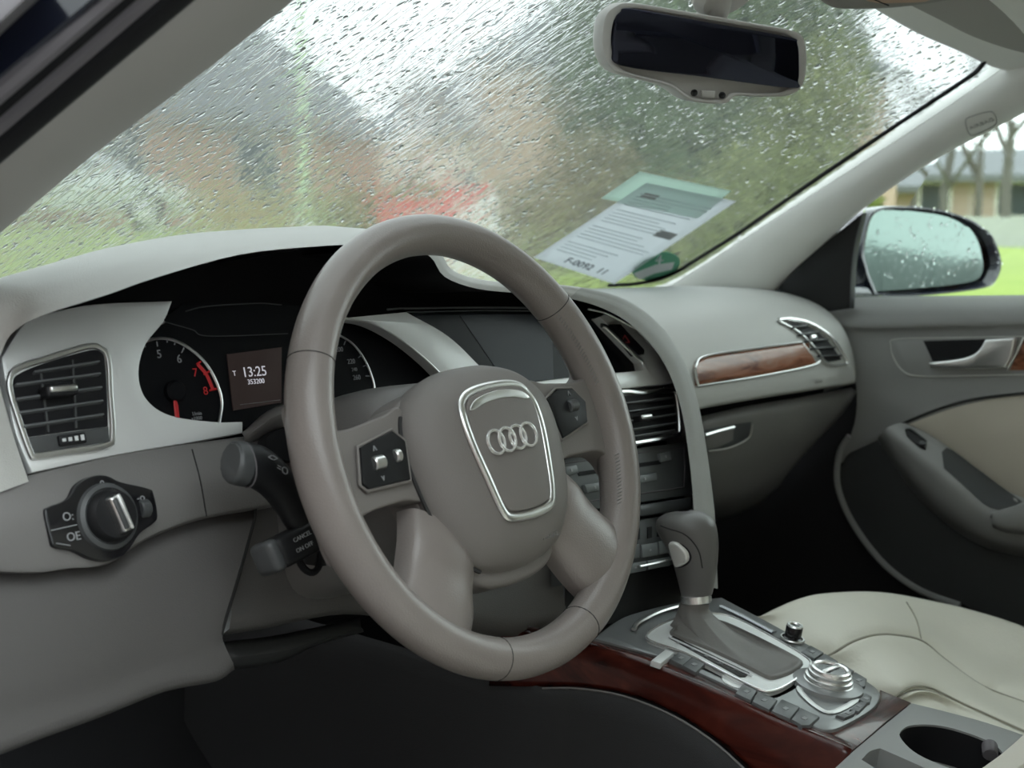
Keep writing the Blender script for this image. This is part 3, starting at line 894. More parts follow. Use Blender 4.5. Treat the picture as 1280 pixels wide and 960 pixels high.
# indicator stalk
def stalk(pts, rs, m, nm, flat=(1, 1), n=None):
    P = cr_open([Vector(p) for p in pts], 6); k = len(P)
    R = []
    for i in range(k):
        t = i / (k - 1) * (len(rs) - 1); a = min(int(t), len(rs) - 2)
        R.append(rs[a] + (rs[a + 1] - rs[a]) * (t - a))
    return tube(P, R, seg=14, flat=flat, n=n)
SY = .062
s1 = link('indicator_stalk', stalk([by(303, 580, SY), by(322, 584, SY), by(345, 602, SY), by(362, 632, SY), by(378, 655, SY), by(420, 668, SY + .01)], [.0165, .0165, .0155, .012, .011, .012], black_mat, 's', flat=(1, .75), n=Wn), black_mat, col)
link('stalk_cap', stalk([by(288, 577, SY), by(292, 578, SY), by(304, 580, SY)], [.0135, .0160, .0170], None, 'c', flat=(1, .78), n=Wn), charcoal, s1)
link('cap_edge', tube([by(305.5, 580.3, SY) + Wx * 0 + (_Y * math.cos(q) * .0168 + Wn * math.sin(q) * .0130) for q in [2 * math.pi * k / 20 for k in range(20)]], .0007, closed=True, seg=5), grey_rub, s1)
c = by(330, 588, SY) + Wn * .0118
text('stalk_print', '<>', .008, by(328, 578, SY) + Wn * .0126, _X + _Y * -.25, _Y, print_grey, s1)
text('stalk_print', '=O', .008, by(340, 592, SY) + Wn * .0122, _X + _Y * -.6, _Y + _X * .5, print_grey, s1)
# cruise stalk
SY2 = .060
c0 = by(338, 696, SY2); c1 = by(392, 668, SY2); ax = (c1 - c0).normalized()
s2 = link('cruise_stalk', box((c0 + c1) / 2, (c1 - c0).length, .026, .024, ax, Wn, ax.cross(Wn).normalized(), .005, 3), black_mat, col)
link('stalk_end', box(c0 - ax * .002, .012, .025, .025, ax, Wn, ax.cross(Wn).normalized(), .005, 3), charcoal, s2)
text('stalk_print', 'CANCEL', .0046, (c0 + c1) / 2 + Wn * .0133 + _Y * .004, ax, ax.cross(Wn) * -1, print_grey, s2)
text('stalk_print', 'ON OFF', .0046, (c0 + c1) / 2 + Wn * .0133 - _Y * .004, ax, ax.cross(Wn) * -1, print_grey, s2)
ring = by(385, 690, SY2 + .008)
link('stalk_gaiter', tube([ring + _X * (math.cos(q) * .011) + _Y * (math.sin(q) * .016) for q in [2 * math.pi * k / 24 for k in range(24)]], .0028, closed=True, seg=8), black_rub, s2)
link('stalk_root', tube([by(380, 640, .075), by(388, 660, .075), by(394, 690, .075), by(392, 705, .075)], .010, seg=10), black_mat, col)
link('stalk_slot', plate(spl([(332, 552), (345, 538), (375, 532), (395, 560), (372, 576), (345, 572)], FAS, .03, 4), FAS.n, .01, .002), dash_dark, col)

# ================================================================ AIR VENTS
def vent(name, label, plane, outer, opening, slats, knob, h0=.006, bottom=None, frame_r=.0022, vanes=()):
    t = thing(name, plane.at(*outer[0], -.02), label, 'air vent', group='dashboard air vents')
    fl_ = spl(outer, plane, h0, 4)
    link('frame', tube(fl_, frame_r, closed=True, seg=8, flat=(1.1, .8), n=plane.n), chrome_sat, t)
    link('housing', plate(spl(outer, plane, h0 - .001, 4), plane.n, .006, .0006), silver if bottom else charcoal, t)
    link('duct', plate(spl(opening, plane, h0 - .0004, 4), plane.n, .02), black_rub, t)
    for a, b in slats:
        A, B = plane.at(*a, h0 + .0012), plane.at(*b, h0 + .0012)
        X = (B - A).normalized(); Y = (plane.n + plane.v * .35).normalized(); Z = X.cross(Y).normalized()
        link('slat', box((A + B) / 2 - plane.n * .0005, (B - A).length, .005, .0017, X, Y, Z, .0006), slat_m, t)
    for a, b in vanes:
        A, B = plane.at(*a, h0 + .0002), plane.at(*b, h0 + .0002)
        X = (B - A).normalized(); Z = X.cross(plane.n).normalized()
        link('vane', box((A + B) / 2, (B - A).length, .002, .0016, X, plane.n, Z), charcoal, t)
    if knob:
        (kx, ky), w, hgt = knob
        c = plane.at(kx, ky, h0 + .007)
        k = link('thumb_tab', box(c, w, .012, hgt, plane.u, plane.n, plane.v, .0022, 3), black_mat, t)
        link('tab_cap', box(c + plane.n * .0055 + plane.v * hgt * .12, w * .86, .004, hgt * .6, plane.u, plane.n, plane.v, .0018, 3), chrome_sat, k)
    if bottom:
        lp = spl([(*q, 'c') for q in bottom], plane, h0 + .0008, 2)
        bt = link('flap', plate(lp, plane.n, .004, .0008), charcoal, t)
        c = sum((Vector(p) for p in lp), Vector()) / len(lp)
        wl_ = link('flow_wheel', box(c + plane.n * .001, .022, .004, .0075, (lp[1] - lp[0]).normalized(), plane.n, (lp[1] - lp[0]).normalized().cross(plane.n) * -1, .001), black_mat, bt)
        for q in range(4):
            link('wheel_mark', box(c + plane.n * .0032 + (lp[1] - lp[0]).normalized() * (-.0075 + .005 * q), .0028, .0006, .0022 + .0006 * q, (lp[1] - lp[0]).normalized(), plane.n, plane.v), print_white, wl_)
    return t
vent('air_vent', 'slatted air vent left of the gauges in the aluminium fascia', FAS,
     [(13, 472), (24, 459), (65, 446), (108, 433), (125, 435), (135, 448), (138, 495), (141, 543), (133, 557), (90, 564), (46, 570), (38, 565), (22, 520), (13, 490)],
     [(16, 478), (30, 464), (68, 450), (112, 438), (126, 440), (131, 452), (134, 500), (135, 533, 'c'), (80, 540), (31, 547, 'c'), (23, 518)],
     [((42, 466), (124, 453)), ((19, 482), (125, 468)), ((20, 500), (127, 485)), ((24, 517), (128, 502)), ((29, 534), (129, 519))],
     ((74, 489), .026, .0085), bottom=[(33, 547), (136, 533), (138, 552), (43, 566)], vanes=[((60, 540), (50, 462)), ((95, 535), (90, 450))])
cvr = vent('air_vent', 'right centre air vent beneath the screen corner', FAS,
     [(770, 495), (805, 491), (839, 488), (846, 495), (850, 536), (843, 545), (805, 552), (770, 557)],
     [(771, 499), (836, 492), (841, 497), (845, 533), (839, 540), (771, 552)],
     [((772, 506), (841, 497)), ((772, 517), (843, 507)), ((772, 529), (844, 518)), ((772, 540), (845, 529)), ((772, 549), (843, 538))],
     ((803, 523), .022, .0075), vanes=())
cvl = vent('air_vent', 'left centre air vent behind the steering wheel spoke', FAS,
     [(640, 516), (700, 507), (758, 498), (764, 503), (765, 552), (758, 559), (700, 567), (640, 576)],
     [(641, 521), (755, 502), (760, 506), (760, 547), (755, 553), (641, 570)],
     [((642, 528), (760, 509)), ((642, 538), (760, 519)), ((642, 549), (760, 529)), ((642, 559), (760, 540)), ((642, 568), (760, 549))],
     ((715, 540), .022, .0075))
link('chrome_line', tube([FAS.at(x, y, .008) for x, y in ((640, 578), (700, 569), (768, 558), (800, 553), (843, 546))], .0024, seg=6), chrome_sat, dash)
# passenger outer vent sits on the curved pad
pv = thing('air_vent', hit(PB, 1010, 430)[0], 'curved triangular air vent at the passenger end above wood strip', 'air vent', group='dashboard air vents')
pvo = [(971, 402), (985, 402), (1010, 407), (1035, 423), (1054, 448), (1055, 455), (1033, 455), (1018, 437), (996, 416)]
def onp(px, py, off): 
    l, n = hit(PB, px, py); return l + n * off
link('duct', patch(PB, [(974, 404), (990, 404), (1012, 410), (1034, 426), (1051, 450)], [(976, 405), (996, 416), (1012, 430), (1020, 440), (1033, 453)], 12, 5, .0012), black_rub, pv)
link('frame', tube(cr_closed([onp(x, y, .0025) for x, y in pvo], 4), .0017, closed=True, seg=7), chrome_sat, pv)
link('frame_blade', tube(cr_open([onp(x, y, .0035) for x, y in [(971, 402), (987, 401), (1012, 407), (1037, 424), (1055, 450), (1056, 455)]], 5), .0028, seg=7), chrome, pv)
for a, b in (((988, 412), (1008, 409)), ((996, 420), (1022, 417)), ((1004, 428), (1032, 426)), ((1012, 437), (1041, 435)), ((1021, 446), (1048, 445))):
    A, B = onp(*a, .003), onp(*b, .003); l, n = hit(PB, *b)
    X = (B - A).normalized()
    link('slat', box((A + B) / 2, (B - A).length, .006, .0022, X, n, X.cross(n).normalized(), .0006), charcoal, pv)
l, n = hit(PB, 1012, 424)
link('thumb_tab', box(l + n * .006, .014, .006, .006, (1, 0, 0), n, Vector((1, 0, 0)).cross(n), .0015), chrome_sat, pv)

# ================================================================ INSTRUMENT CLUSTER
GP = FAS.shift(-.014)
ic = thing('instrument_cluster', FAS.at(330, 480, -.03), 'dark instrument cluster with two ringed dials and clock display', 'gauge cluster')
lens = spl([(205, 398, 'c'), (182, 432), (172, 468), (182, 502), (214, 524), (268, 533), (310, 535, 'c'), (350, 520), (430, 512), (500, 520, 'c'), (575, 500, 'c'), (535, 452), (495, 424), (440, 400, 'c'), (430, 380, 'c'), (230, 380, 'c')], GP, 0, 5)
link('face', plate(lens, GP.n, .012), dial_face, ic)
GQ = GP.shift(.0008)
def arc_on(pts, h=0, sub=8): return spl(pts, GQ, h, sub, closed=False)
rg = link('dial_ring', tube(arc_on([(180, 427), (197, 423), (216, 425), (236, 435), (256, 453), (270, 477), (277, 502), (274, 529)]), .0013, seg=6), chrome_sat, ic)
link('dial_ring', tube(arc_on([(404, 412), (422, 418), (442, 431), (457, 452), (466, 475), (468, 490), (466, 506)]), .0010, seg=6), chrome_sat, ic)
link('bezel_edge', tube(arc_on([(179, 425), (188, 412), (205, 402)], .012), .0012, seg=6), chrome_sat, ic)
link('bezel_edge', tube(arc_on([(205, 402), (240, 412), (262, 420), (360, 417)], .004), .0005, seg=5), charcoal, ic)
link('bezel_edge', tube(arc_on([(425, 397), (462, 404), (500, 424), (535, 452), (562, 480)], .0225), .0012, seg=6), chrome_sat, ic)
link('hood_glass_edge', tube(arc_on([(232, 389), (258, 383), (320, 379), (352, 381)], .006), .0006, seg=5), charcoal, ic)
def gt(s, size, px, py, m, par=ic, nm='dial_number'):
    return text(nm, s, size, GQ.at(px, py, .0004), GQ.u, GQ.v, m, par)
gt('5', .0095, 199, 443, dial_white); gt('6', .0095, 224, 449, dial_white); gt('7', .0095, 244, 466, dial_red); gt('8', .0095, 257, 489, dial_red)
gt('1/min', .0042, 246, 517, dial_white); gt('x1000', .0042, 246, 523, dial_white)
gt('200', .0062, 424, 437, dial_white); gt('220', .0062, 439, 452, dial_white); gt('260', .0062, 446, 472, dial_white); gt('240', .0045, 443, 462, dial_white)
def tick(a, b, r, m):
    link('dial_tick', tube([GQ.at(*a, .0005), GQ.at(*b, .0005)], r, seg=4), m, ic)
for a, b in (((196, 427), (197, 433)), ((230, 434), (227, 441)), ((209, 425), (209, 428)), ((219, 428), (218, 431)), ((180, 431), (182, 434)), ((457, 470), (463, 470)), ((448, 447), (452, 444)), ((432, 426), (430, 431)), ((454, 458), (459, 456))):
    tick(a, b, .0006, dial_white)
link('red_zone', tube(arc_on([(247, 455), (258, 468), (266, 486)], .0006), .0017, seg=5, flat=(1, .3), n=GQ.n), dial_red, ic)
for a, b in (((246, 455), (251, 452)), ((255, 468), (262, 464)), ((262, 488), (271, 486))): tick(a, b, .0009, dial_red)
nd = link('needle', tube([GQ.at(218, 496, .004), GQ.at(220, 507, .004), GQ.at(222, 525, .004)], [.0012, .0022, .002], seg=6, flat=(1, .5), n=GQ.n), dial_red, ic)
link('needle_hub', lathe(GQ.at(217, 490, 0), GQ.n, [(.009, 0), (.009, .004), (.007, .006)], 20), dial_face, nd)
tick((448, 492), (452, 508), .0008, dial_white)
disp_m = mat('dim_warm_display', (.018, .012, .012), .3, emit=(.5, .3, .28), estr=.012)
dp = link('info_display', plate([GQ.at(x, y, .0003) for x, y in ((284, 443), (352, 434), (352, 503), (292, 513))], GQ.n, .002), disp_m, ic)
gt('13:25', .0118, 318, 465, lcd_white, dp, 'clock_digits'); gt('353200', .0060, 320, 477, lcd_white, dp, 'odometer_digits'); gt('T', .006, 293, 467, lcd_white, dp, 'display_symbol')
link('display_line', tube([GQ.at(300, 506, .0006), GQ.at(350, 500, .0006)], .0003, seg=4), dial_white, dp)

# ================================================================ SCREEN
sc = thing('display_screen', FAS.at(690, 430, -.02), 'black infotainment screen recessed between aluminium trims', 'screen')
sl = spl([(500, 384, 'c'), (745, 388, 'c'), (808, 462, 'c'), (655, 482, 'c'), (610, 492, 'c'), (560, 424)], FAS, -.006, 4)
link('glass', plate(sl, FAS.n, .01), glass_dark, sc)
link('display_panel', plate([FAS.at(x, y, -.0055) for x, y in ((575, 394), (690, 392), (692, 474), (632, 478))], FAS.n, .002), screen_on, sc)
link('top_edge', tube([FAS.at(x, y, .004) for x, y in ((484, 387), (500, 385.5), (600, 384), (700, 385))], .0011, seg=5), charcoal, sc)
link('top_edge', tube([FAS.at(x, y, .002) for x, y in ((508, 390), (600, 388), (700, 389))], .0007, seg=5), charcoal, sc)
link('top_edge', tube([FAS.at(x, y, .009) for x, y in ((735, 386), (757, 391), (795, 411), (826, 445))], .0012, seg=5), chrome_sat, sc)
# hazard switch
hz = thing('hazard_switch', FAS.at(785, 428, 0), 'dark hazard switch with red triangle beside the screen', 'switch')
link('button', plate(spl([(764, 405, 'c'), (776, 405, 'c'), (806, 437, 'c'), (806, 443, 'c'), (796, 444, 'c')], FAS, .011, 2), FAS.n, .008, .001), black_gloss, hz)
tri = [FAS.at(x, y, .0116) for x, y in ((777, 428), (787, 428), (781, 419))]
link('warning_triangle', tube([tri[0], tri[1], tri[2]], .0006, closed=True, seg=4), mat('hazard_red', (.5, .05, .06), .5), hz)
link('silver_bar', tube([FAS.at(x, y, .011) for x, y in ((752, 407), (757, 408), (796, 446), (803, 451), (804, 455))], .0028, seg=8, flat=(1, .6), n=FAS.n), chrome_sat, hz)

# ================================================================ LIGHT SWITCH
ls = thing('light_switch', FAS.at(130, 650, .01), 'black rotary headlight switch with silver grip on lower dash', 'switch')
LS = FAS.shift(.0205)
lo = spl([(56, 641), (63, 633), (84, 624), (97, 606), (115, 595), (134, 594), (152, 602), (186, 610), (193, 617), (198, 645), (192, 655), (176, 667), (160, 690), (145, 699), (130, 701), (112, 697), (92, 688), (70, 684), (64, 675)], LS, 0, 4)
pl_ = link('plate', plate(lo, LS.n, .014, .0018), black_gloss, ls)
kc = LS.at(134, 646, 0)
link('dial_bezel', lathe(kc, LS.n, [(.0245, 0), (.0235, .003), (.0205, .0045), (.019, .003)], 36), charcoal, ls)
kb = link('knob', lathe(kc, LS.n, [(.0185, 0), (.0185, .009), (.0165, .012), (.0, .0125)], 36, cap=False), black_mat, ls)
gd = (LS.at(154, 668, .014) - LS.at(133, 620, .014)); gl_ = gd.length; gd.normalize()
link('grip', box(kc + LS.n * .014, gl_ * .92, .010, .0085, gd, LS.n, gd.cross(LS.n), .002, 3), chrome_sat, kb)
link('grip_inlay', box(kc + LS.n * .0165 + gd.cross(LS.n) * .0012, gl_ * .78, .008, .004, gd, LS.n, gd.cross(LS.n), .001, 2), charcoal, kb)
link('grip_edge', box(kc + LS.n * .0155 - gd.cross(LS.n) * .003, gl_ * .9, .009, .0028, gd, LS.n, gd.cross(LS.n), .001, 2), chrome, kb)
for px, py, s in ((85, 646, 'O:'), (92, 671, 'OE'), (128, 606, '0'), (140, 608, '='), (166, 640, 'D')):
    text('switch_print', s, .0085, LS.at(px, py, .0003), LS.u, LS.v, print_grey, pl_)
for a, b in (((64, 663), (96, 656)), ((70, 679), (88, 682))):
    link('button_line', tube([LS.at(*a, .0003), LS.at(*b, .0003)], .0004, seg=4), print_grey, pl_)
link('dimmer_wheel', lathe(LS.at(179, 636, -.002), LS.u, [(.006, -.004), (.007, -.003), (.007, .003), (.006, .004)], 18), charcoal, ls)
text('switch_print', '-o', .008, LS.at(176, 622, .0003), LS.u, LS.v, print_grey, pl_)

# ================================================================ RADIO AND CLIMATE UNITS
RD = FAS.shift(.002)
def qd(pts, h): return [RD.at(*p, h) for p in pts]
radio_m = mat('radio_face_grey', (.105, .115, .117), .45)
rd = thing('radio_unit', RD.at(780, 600, -.02), 'charcoal radio panel with disc slots below the centre vents', 'radio')
link('face', plate(spl([(698, 574, 'c'), (760, 565, 'c'), (860, 552, 'c'), (866, 618, 'c'), (760, 634, 'c'), (698, 643, 'c')], RD, -.003, 2), RD.n, .014, .001), radio_m, rd)
link('inset_line', tube(spl([(700, 580), (770, 570), (848, 560), (855, 566), (855, 604), (848, 610), (780, 620), (700, 632)], RD, -.0026, 4, closed=False), .0008, seg=5), grey_rub, rd)
for q in ([(722, 590), (770, 583), (770, 588), (724, 595)], [(770, 583), (826, 575), (826, 580), (770, 588)]):
    link('disc_slot', plate(qd(q, -.0022), RD.n, .004), black_rub, rd)
btn_m = mat('grey_button', (.17, .185, .19), .35)
for q in ([(705, 584), (721, 581), (724, 591), (708, 595)], [(825, 567), (838, 564), (840, 575), (827, 577)], [(731, 606), (755, 602), (755, 612), (735, 616)], [(790, 596), (821, 591), (822, 600), (792, 606)], [(764, 601), (788, 597), (788, 606), (764, 610)]):
    b = link('button', plate(qd(q, .001), RD.n, .006, .001), btn_m, rd)
    c = sum(qd(q, .0013), Vector()) / 4
    link('button_mark', box(c, .003, .0004, .003, RD.u, RD.n, RD.v), print_grey, b)
cl = thing('climate_unit', RD.at(780, 670, -.02), 'charcoal climate control panel behind the gear knob', 'climate panel')
link('top_bar', plate(spl([(700, 647, 'c'), (760, 637, 'c'), (866, 621, 'c'), (866, 636, 'c'), (760, 652, 'c'), (700, 662, 'c')], RD, .002, 2), RD.n, .014, .003), mat('dark_grey_bar', (.085, .092, .095), .35), cl)
link('face', plate(spl([(702, 665, 'c'), (760, 655, 'c'), (868, 640, 'c'), (868, 700, 'c'), (760, 722, 'c'), (702, 732, 'c')], RD, -.004, 2), RD.n, .014, .001), charcoal, cl)
for q in ([(775, 684), (800, 680), (800, 697), (777, 701)], [(802, 681), (822, 678), (823, 694), (804, 697)], [(824, 677), (842, 674), (842, 690), (825, 693)], [(780, 706), (808, 701), (808, 713), (782, 718)], [(810, 701), (838, 696), (838, 707), (811, 712)], [(715, 694), (740, 690), (740, 708), (717, 712)]):
    b = link('button', plate(qd(q, .0), RD.n, .006, .001), btn_m, cl)
    c = sum(qd(q, .0004), Vector()) / 4
    link('button_mark', box(c, .004, .0004, .002, RD.u, RD.n, RD.v), print_grey, b)
for q in ([(810, 659), (815, 658), (815, 672), (810, 673)], [(822, 657), (828, 656), (828, 670), (822, 671)], [(795, 661), (800, 660), (800, 674), (795, 675)]):
    link('vent_slit', plate(qd(q, -.003), RD.n, .004), black_rub, cl)
link('silver_line', tube([RD.at(800, 708, .002), RD.at(820, 704, .002), RD.at(842, 698, .002)], .0012, seg=5), chrome_sat, cl)

# ================================================================ INTERIOR MIRROR
MIR = Plane((.03, .075, 1.135), (-.42, -.9, -.10))
im = thing('rear_view_mirror', MIR.at(880, 60), 'pale grey interior rear view mirror with dark tinted glass', 'mirror')
mo = [(748, 48), (752, 20), (765, 7), (785, 3), (850, 13), (930, 27), (988, 38), (1003, 50), (1006, 78), (1001, 106), (985, 119), (950, 121), (917, 120), (905, 129), (880, 129), (856, 124), (832, 108), (790, 97), (764, 88), (752, 72)]
mg = mat('mirror_housing_grey', (.47, .455, .43), .5)
lpm = spl(mo, MIR, 0, 4)
cenm = sum(lpm, Vector()) / len(lpm)
rows = []
for s, h in ((.955, .006), (.985, .0055), (1.0, .001), (1.0, -.008), (.97, -.018), (.86, -.028), (.6, -.034), (.2, -.036)):
    rows.append([cenm + (p - cenm) * s + MIR.n * h for p in lpm])
rows.insert(0, [cenm + (p - cenm) * .90 + MIR.n * .004 for p in lpm])
link('housing', fix(loft(rows, 1, 1, closed_u=True, smooth=False)), mg, im, ang=60)
link('bezel', plate([cenm + (p - cenm) * .985 for p in lpm], MIR.n, .004), mg, im)
gm = mat('tinted_mirror_glass', (.045, .048, .075), .03, metal=.9)
link('mirror_glass', plate(spl([(767, 62), (770, 26), (777, 15), (790, 11), (880, 27), (985, 46), (997, 55), (999, 80), (998, 101), (990, 110), (880, 96), (778, 82)], MIR, .0075, 5), MIR.n, .006, .0006), gm, im)
for px, py in ((867, 116), (902, 119)):
    link('sensor_eye', lathe(MIR.at(px, py, .0045), MIR.n, [(.0035, 0), (.0035, .002), (.002, .0024)], 12), black_gloss, im)
link('mirror_button', plate(spl([(877, 113, 'c'), (894, 114, 'c'), (893, 123, 'c'), (878, 122, 'c')], MIR, .0068, 2), MIR.n, .003, .0006), mg, im)
st = [MIR.at(880, 60, -.03), MIR.at(880, 45, -.055), ws_hit(895, 5, .02), ws_hit(900, -20, .004)]
link('mirror_stalk', tube(cr_open(st, 5), [.013] * 6 + [.016] * 10, seg=12), mg, im)
link('sensor_cover', lathe(ws_hit(905, -12, .012), (-.1, -.5, -.86), [(.035, -.02), (.034, .004), (.026, .012)], 20), mg, im)

# ================================================================ OVERHEAD: visor, console
vz = thing('sun_visor', bx(1200, 20, .35), 'grey passenger sun visor folded against the headliner', 'sun visor')
vb = spl([(1135, 8, 'c'), (1175, 28), (1215, 48), (1262, 64), (1300, 72, 'c'), (1360, 20, 'c'), (1300, -70, 'c'), (1180, -40, 'c')], Plane((.30, -.02, 1.183), (-.12, -.35, -.93), (0, 1, 0)), .0, 4)
link('visor_board', plate(vb, (-.12, -.35, -.93), .016, .005, 3), mat('visor_vinyl', (.40, .39, .37), .7, bump=.1, bscale=900), vz)
# roof front cross trim between glass and visor
xr = [[ws_hit(1040, -30, .0), ws_hit(1090, 2, .0), ws_hit(1145, 34, .0), ws_hit(1200, 58, .0), ws_hit(1243, 78, .0), ws_hit(1290, 90, 0)],
      [ws_hit(1070, -40, .02), ws_hit(1110, -8, .02), ws_hit(1160, 25, .02), ws_hit(1215, 52, .02), ws_hit(1262, 72, .025), ws_hit(1310, 84, .03)],
      [ws_hit(1090, -60, .07), ws_hit(1150, -25, .07), ws_hit(1205, 5, .07), ws_hit(1260, 40, .07), ws_hit(1300, 60, .07), ws_hit(1340, 70, .07)],
      [ws_hit(1090, -110, .14), ws_hit(1150, -85, .14), ws_hit(1225, -50, .14), ws_hit(1290, -10, .14), ws_hit(1340, 20, .14), ws_hit(1390, 40, .14)]]
link('trim_3', loft(xr, 4, 4), pillar_grey, label='grey roof edge trim along the top of the windshield', kind='structure', solid=.006, off=1, ang=60)
oc = thing('overhead_console', (.02, -.02, 1.19), 'grey overhead lamp console at the top of the windshield', 'lamp console')
OC = Plane((.10, -.03, 1.195), (-.25, -.75, -.60), (0, 1, 0))
ob = spl([(1018, -30, 'c'), (1022, -4), (1040, 10), (1062, 13), (1110, 12), (1170, 5), (1240, -8, 'c'), (1240, -60, 'c'), (1018, -60, 'c')], OC, 0, 4)
link('body', plate(ob, OC.n, .03, .004, 3), mat('overhead_grey', (.30, .295, .28), .6), oc)
link('lens', plate(spl([(1085, 2), (1130, 4), (1165, 0), (1165, -20), (1085, -20)], OC, .001, 3), OC.n, .004, .001), mat('amber_lens', (.50, .36, .27), .3), oc)
link('panel_seam', tube([OC.at(1090, -2, .0006), OC.at(1111, 7, .0006)], .0008, seg=4), seam_dark, oc)

def boolean(me, cutters):
    """cut solids out of a mesh"""
    o = bpy.data.objects.new('tmp', me); COL.objects.link(o); tmp = []
    for c in cutters:
        k = bpy.data.objects.new('cut', c); COL.objects.link(k); tmp.append(k)
        m = o.modifiers.new('b', 'BOOLEAN'); m.object = k; m.operation = 'DIFFERENCE'; m.solver = 'EXACT'
    bpy.context.view_layer.update()
    r = bpy.data.meshes.new_from_object(o.evaluated_get(bpy.context.evaluated_depsgraph_get()))
    bpy.data.objects.remove(o)
    for k in tmp: bpy.data.objects.remove(k)
    r.materials.clear()
    return r

# ================================================================ CENTRE CONSOLE
CON = Plane((0, 0, .565), (0, -.17, 1), (0, 1, 0))
con = thing('centre_console', (-.01, -.05, .30), 'centre console with walnut sides and satin grey control plate', 'console')
console_m = mat('console_grey_satin', (.27, .28, .283), .3, metal=.3)
# walnut flank: top ledge, rounded ridge, side
ridge = [(690, 797), (735, 808), (800, 822), (860, 846), (915, 871), (965, 897), (1015, 917), (1066, 937)]
ledge = [(690, 784), (742, 798), (800, 812), (860, 833), (920, 862), (965, 884), (1015, 903), (1062, 925)]
low = [(680, 836), (700, 846), (760, 855), (805, 872), (850, 895), (890, 922), (925, 950), (960, 985)]
rws = [[CON.at(x, y, -.006) for x, y in ledge],
       [CON.at(x, y, .000) for x, y in [(a[0] * .3 + b[0] * .7, a[1] * .3 + b[1] * .7) for a, b in zip(ledge, ridge)]],
       [CON.at(x, y, -.001) for x, y in ridge]]
R3 = rws[2]
R3 = [Vector((xx, p.y, p.z)) for xx, p in zip((-.150, -.134, -.120, -.113, -.111, -.110, -.108, -.106), R3)]
rws[2] = R3
_lc = sorted([bx(x, y, -.126) for x, y in low], key=lambda p: p.y)
def zlow(y):
    for p, q in zip(_lc, _lc[1:]):
        if p.y <= y <= q.y: return p.z + (q.z - p.z) * (y - p.y) / (q.y - p.y)
    return _lc[0].z if y < _lc[0].y else _lc[-1].z
lowp = [Vector((p.x - .012, p.y, zlow(p.y))) for p in R3]
rws.append([p + Vector((-.004, 0, -.006)) for p in R3])
rws.append([p.lerp(q, .5) + Vector((-.003, 0, 0)) for p, q in zip(R3, lowp)])
rws.append(lowp)
rws = [[r_[0] + (r_[0] - r_[1]) * 1.6] + r_ for r_ in rws]
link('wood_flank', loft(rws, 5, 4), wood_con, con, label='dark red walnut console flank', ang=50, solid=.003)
# grey carpeted side below the wood
side_r = [[p + Vector((-.004, 0, 0)) for p in lowp], [p + Vector((-.016, 0, -.02)) for p in lowp], [p + Vector((-.02, 0, -.14)) for p in lowp], [p + Vector((-.022, 0, -.34)) for p in lowp]]
fr = [r_[0] + Vector((0, .5, 0)) for r_ in side_r]
side_r = [[Vector((r_[0].x, .62, r_[0].z)), Vector((r_[0].x, .25, r_[0].z))] + r_ + [Vector((r_[-1].x, -.75, r_[-1].z))] for r_ in side_r]
link('side_panel', loft(side_r, 4, 3), carpet_g, con, ang=60)
link('side_edge', tube(cr_open([p + Vector((-.006, 0, -.0005)) for p in lowp], 4), .0012, seg=5), dash_low, con)
# right flank (hidden side)
link('right_flank', plate([Vector((.072, y, z)) for y, z in ((.30, .57), (.06, .552), (-.10, .52), (-.20, .49), (-.75, .40), (-.75, .25), (.30, .25))], (1, 0, 0), .02), carpet_g, con)
# control plate with real cubby and boot opening
cpl = spl([(742, 797, 'c'), (770, 776), (796, 765), (850, 752), (902, 746, 'c'), (990, 793), (1075, 845), (1098, 862), (1100, 872), (1090, 886), (1058, 905), (1035, 912), (1012, 905), (950, 876), (860, 834), (800, 813, 'c')], CON, 0, 4)
pm = plate(cpl, CON.n, .03, .0025, 2)
cub = plate(spl([(787, 810, 'c'), (798, 800, 'c'), (828, 808, 'c'), (815, 821, 'c')], CON, .01, 2), CON.n, .034)
boot_hole = plate(spl([(838, 790), (852, 779), (880, 776), (905, 781), (960, 805), (1000, 826), (1002, 834), (978, 846), (962, 848), (940, 838), (890, 815), (842, 796)], CON, .02, 3), CON.n, .045)
pm = boolean(pm, [cub, boot_hole])
cplate = link('control_plate', pm, console_m, con, ang=35)
# rear walnut end piece
we = spl([(1035, 913, 'c'), (1058, 906), (1090, 888), (1101, 873), (1100, 862, 'c'), (1139, 878, 'c'), (1104, 905, 'c'), (1066, 938, 'c'), (1015, 918, 'c')], CON, -.0035, 4)
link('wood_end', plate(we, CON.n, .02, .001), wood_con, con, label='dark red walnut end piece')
# front lip with chrome arc
link('chrome_arc', tube(spl([(792, 787), (798, 778), (825, 764), (858, 755), (880, 752)], CON, .003, 5, closed=False), .0022, seg=6, flat=(1.2, .7), n=CON.n), chrome_sat, con)
link('chrome_arc', tube(spl([(902, 757), (930, 770), (968, 790)], CON, .002, 5, closed=False), .0030, seg=6, flat=(1.6, .4), n=CON.n), mat('grey_bright_strip', (.33, .34, .36), .3, metal=.6), con)
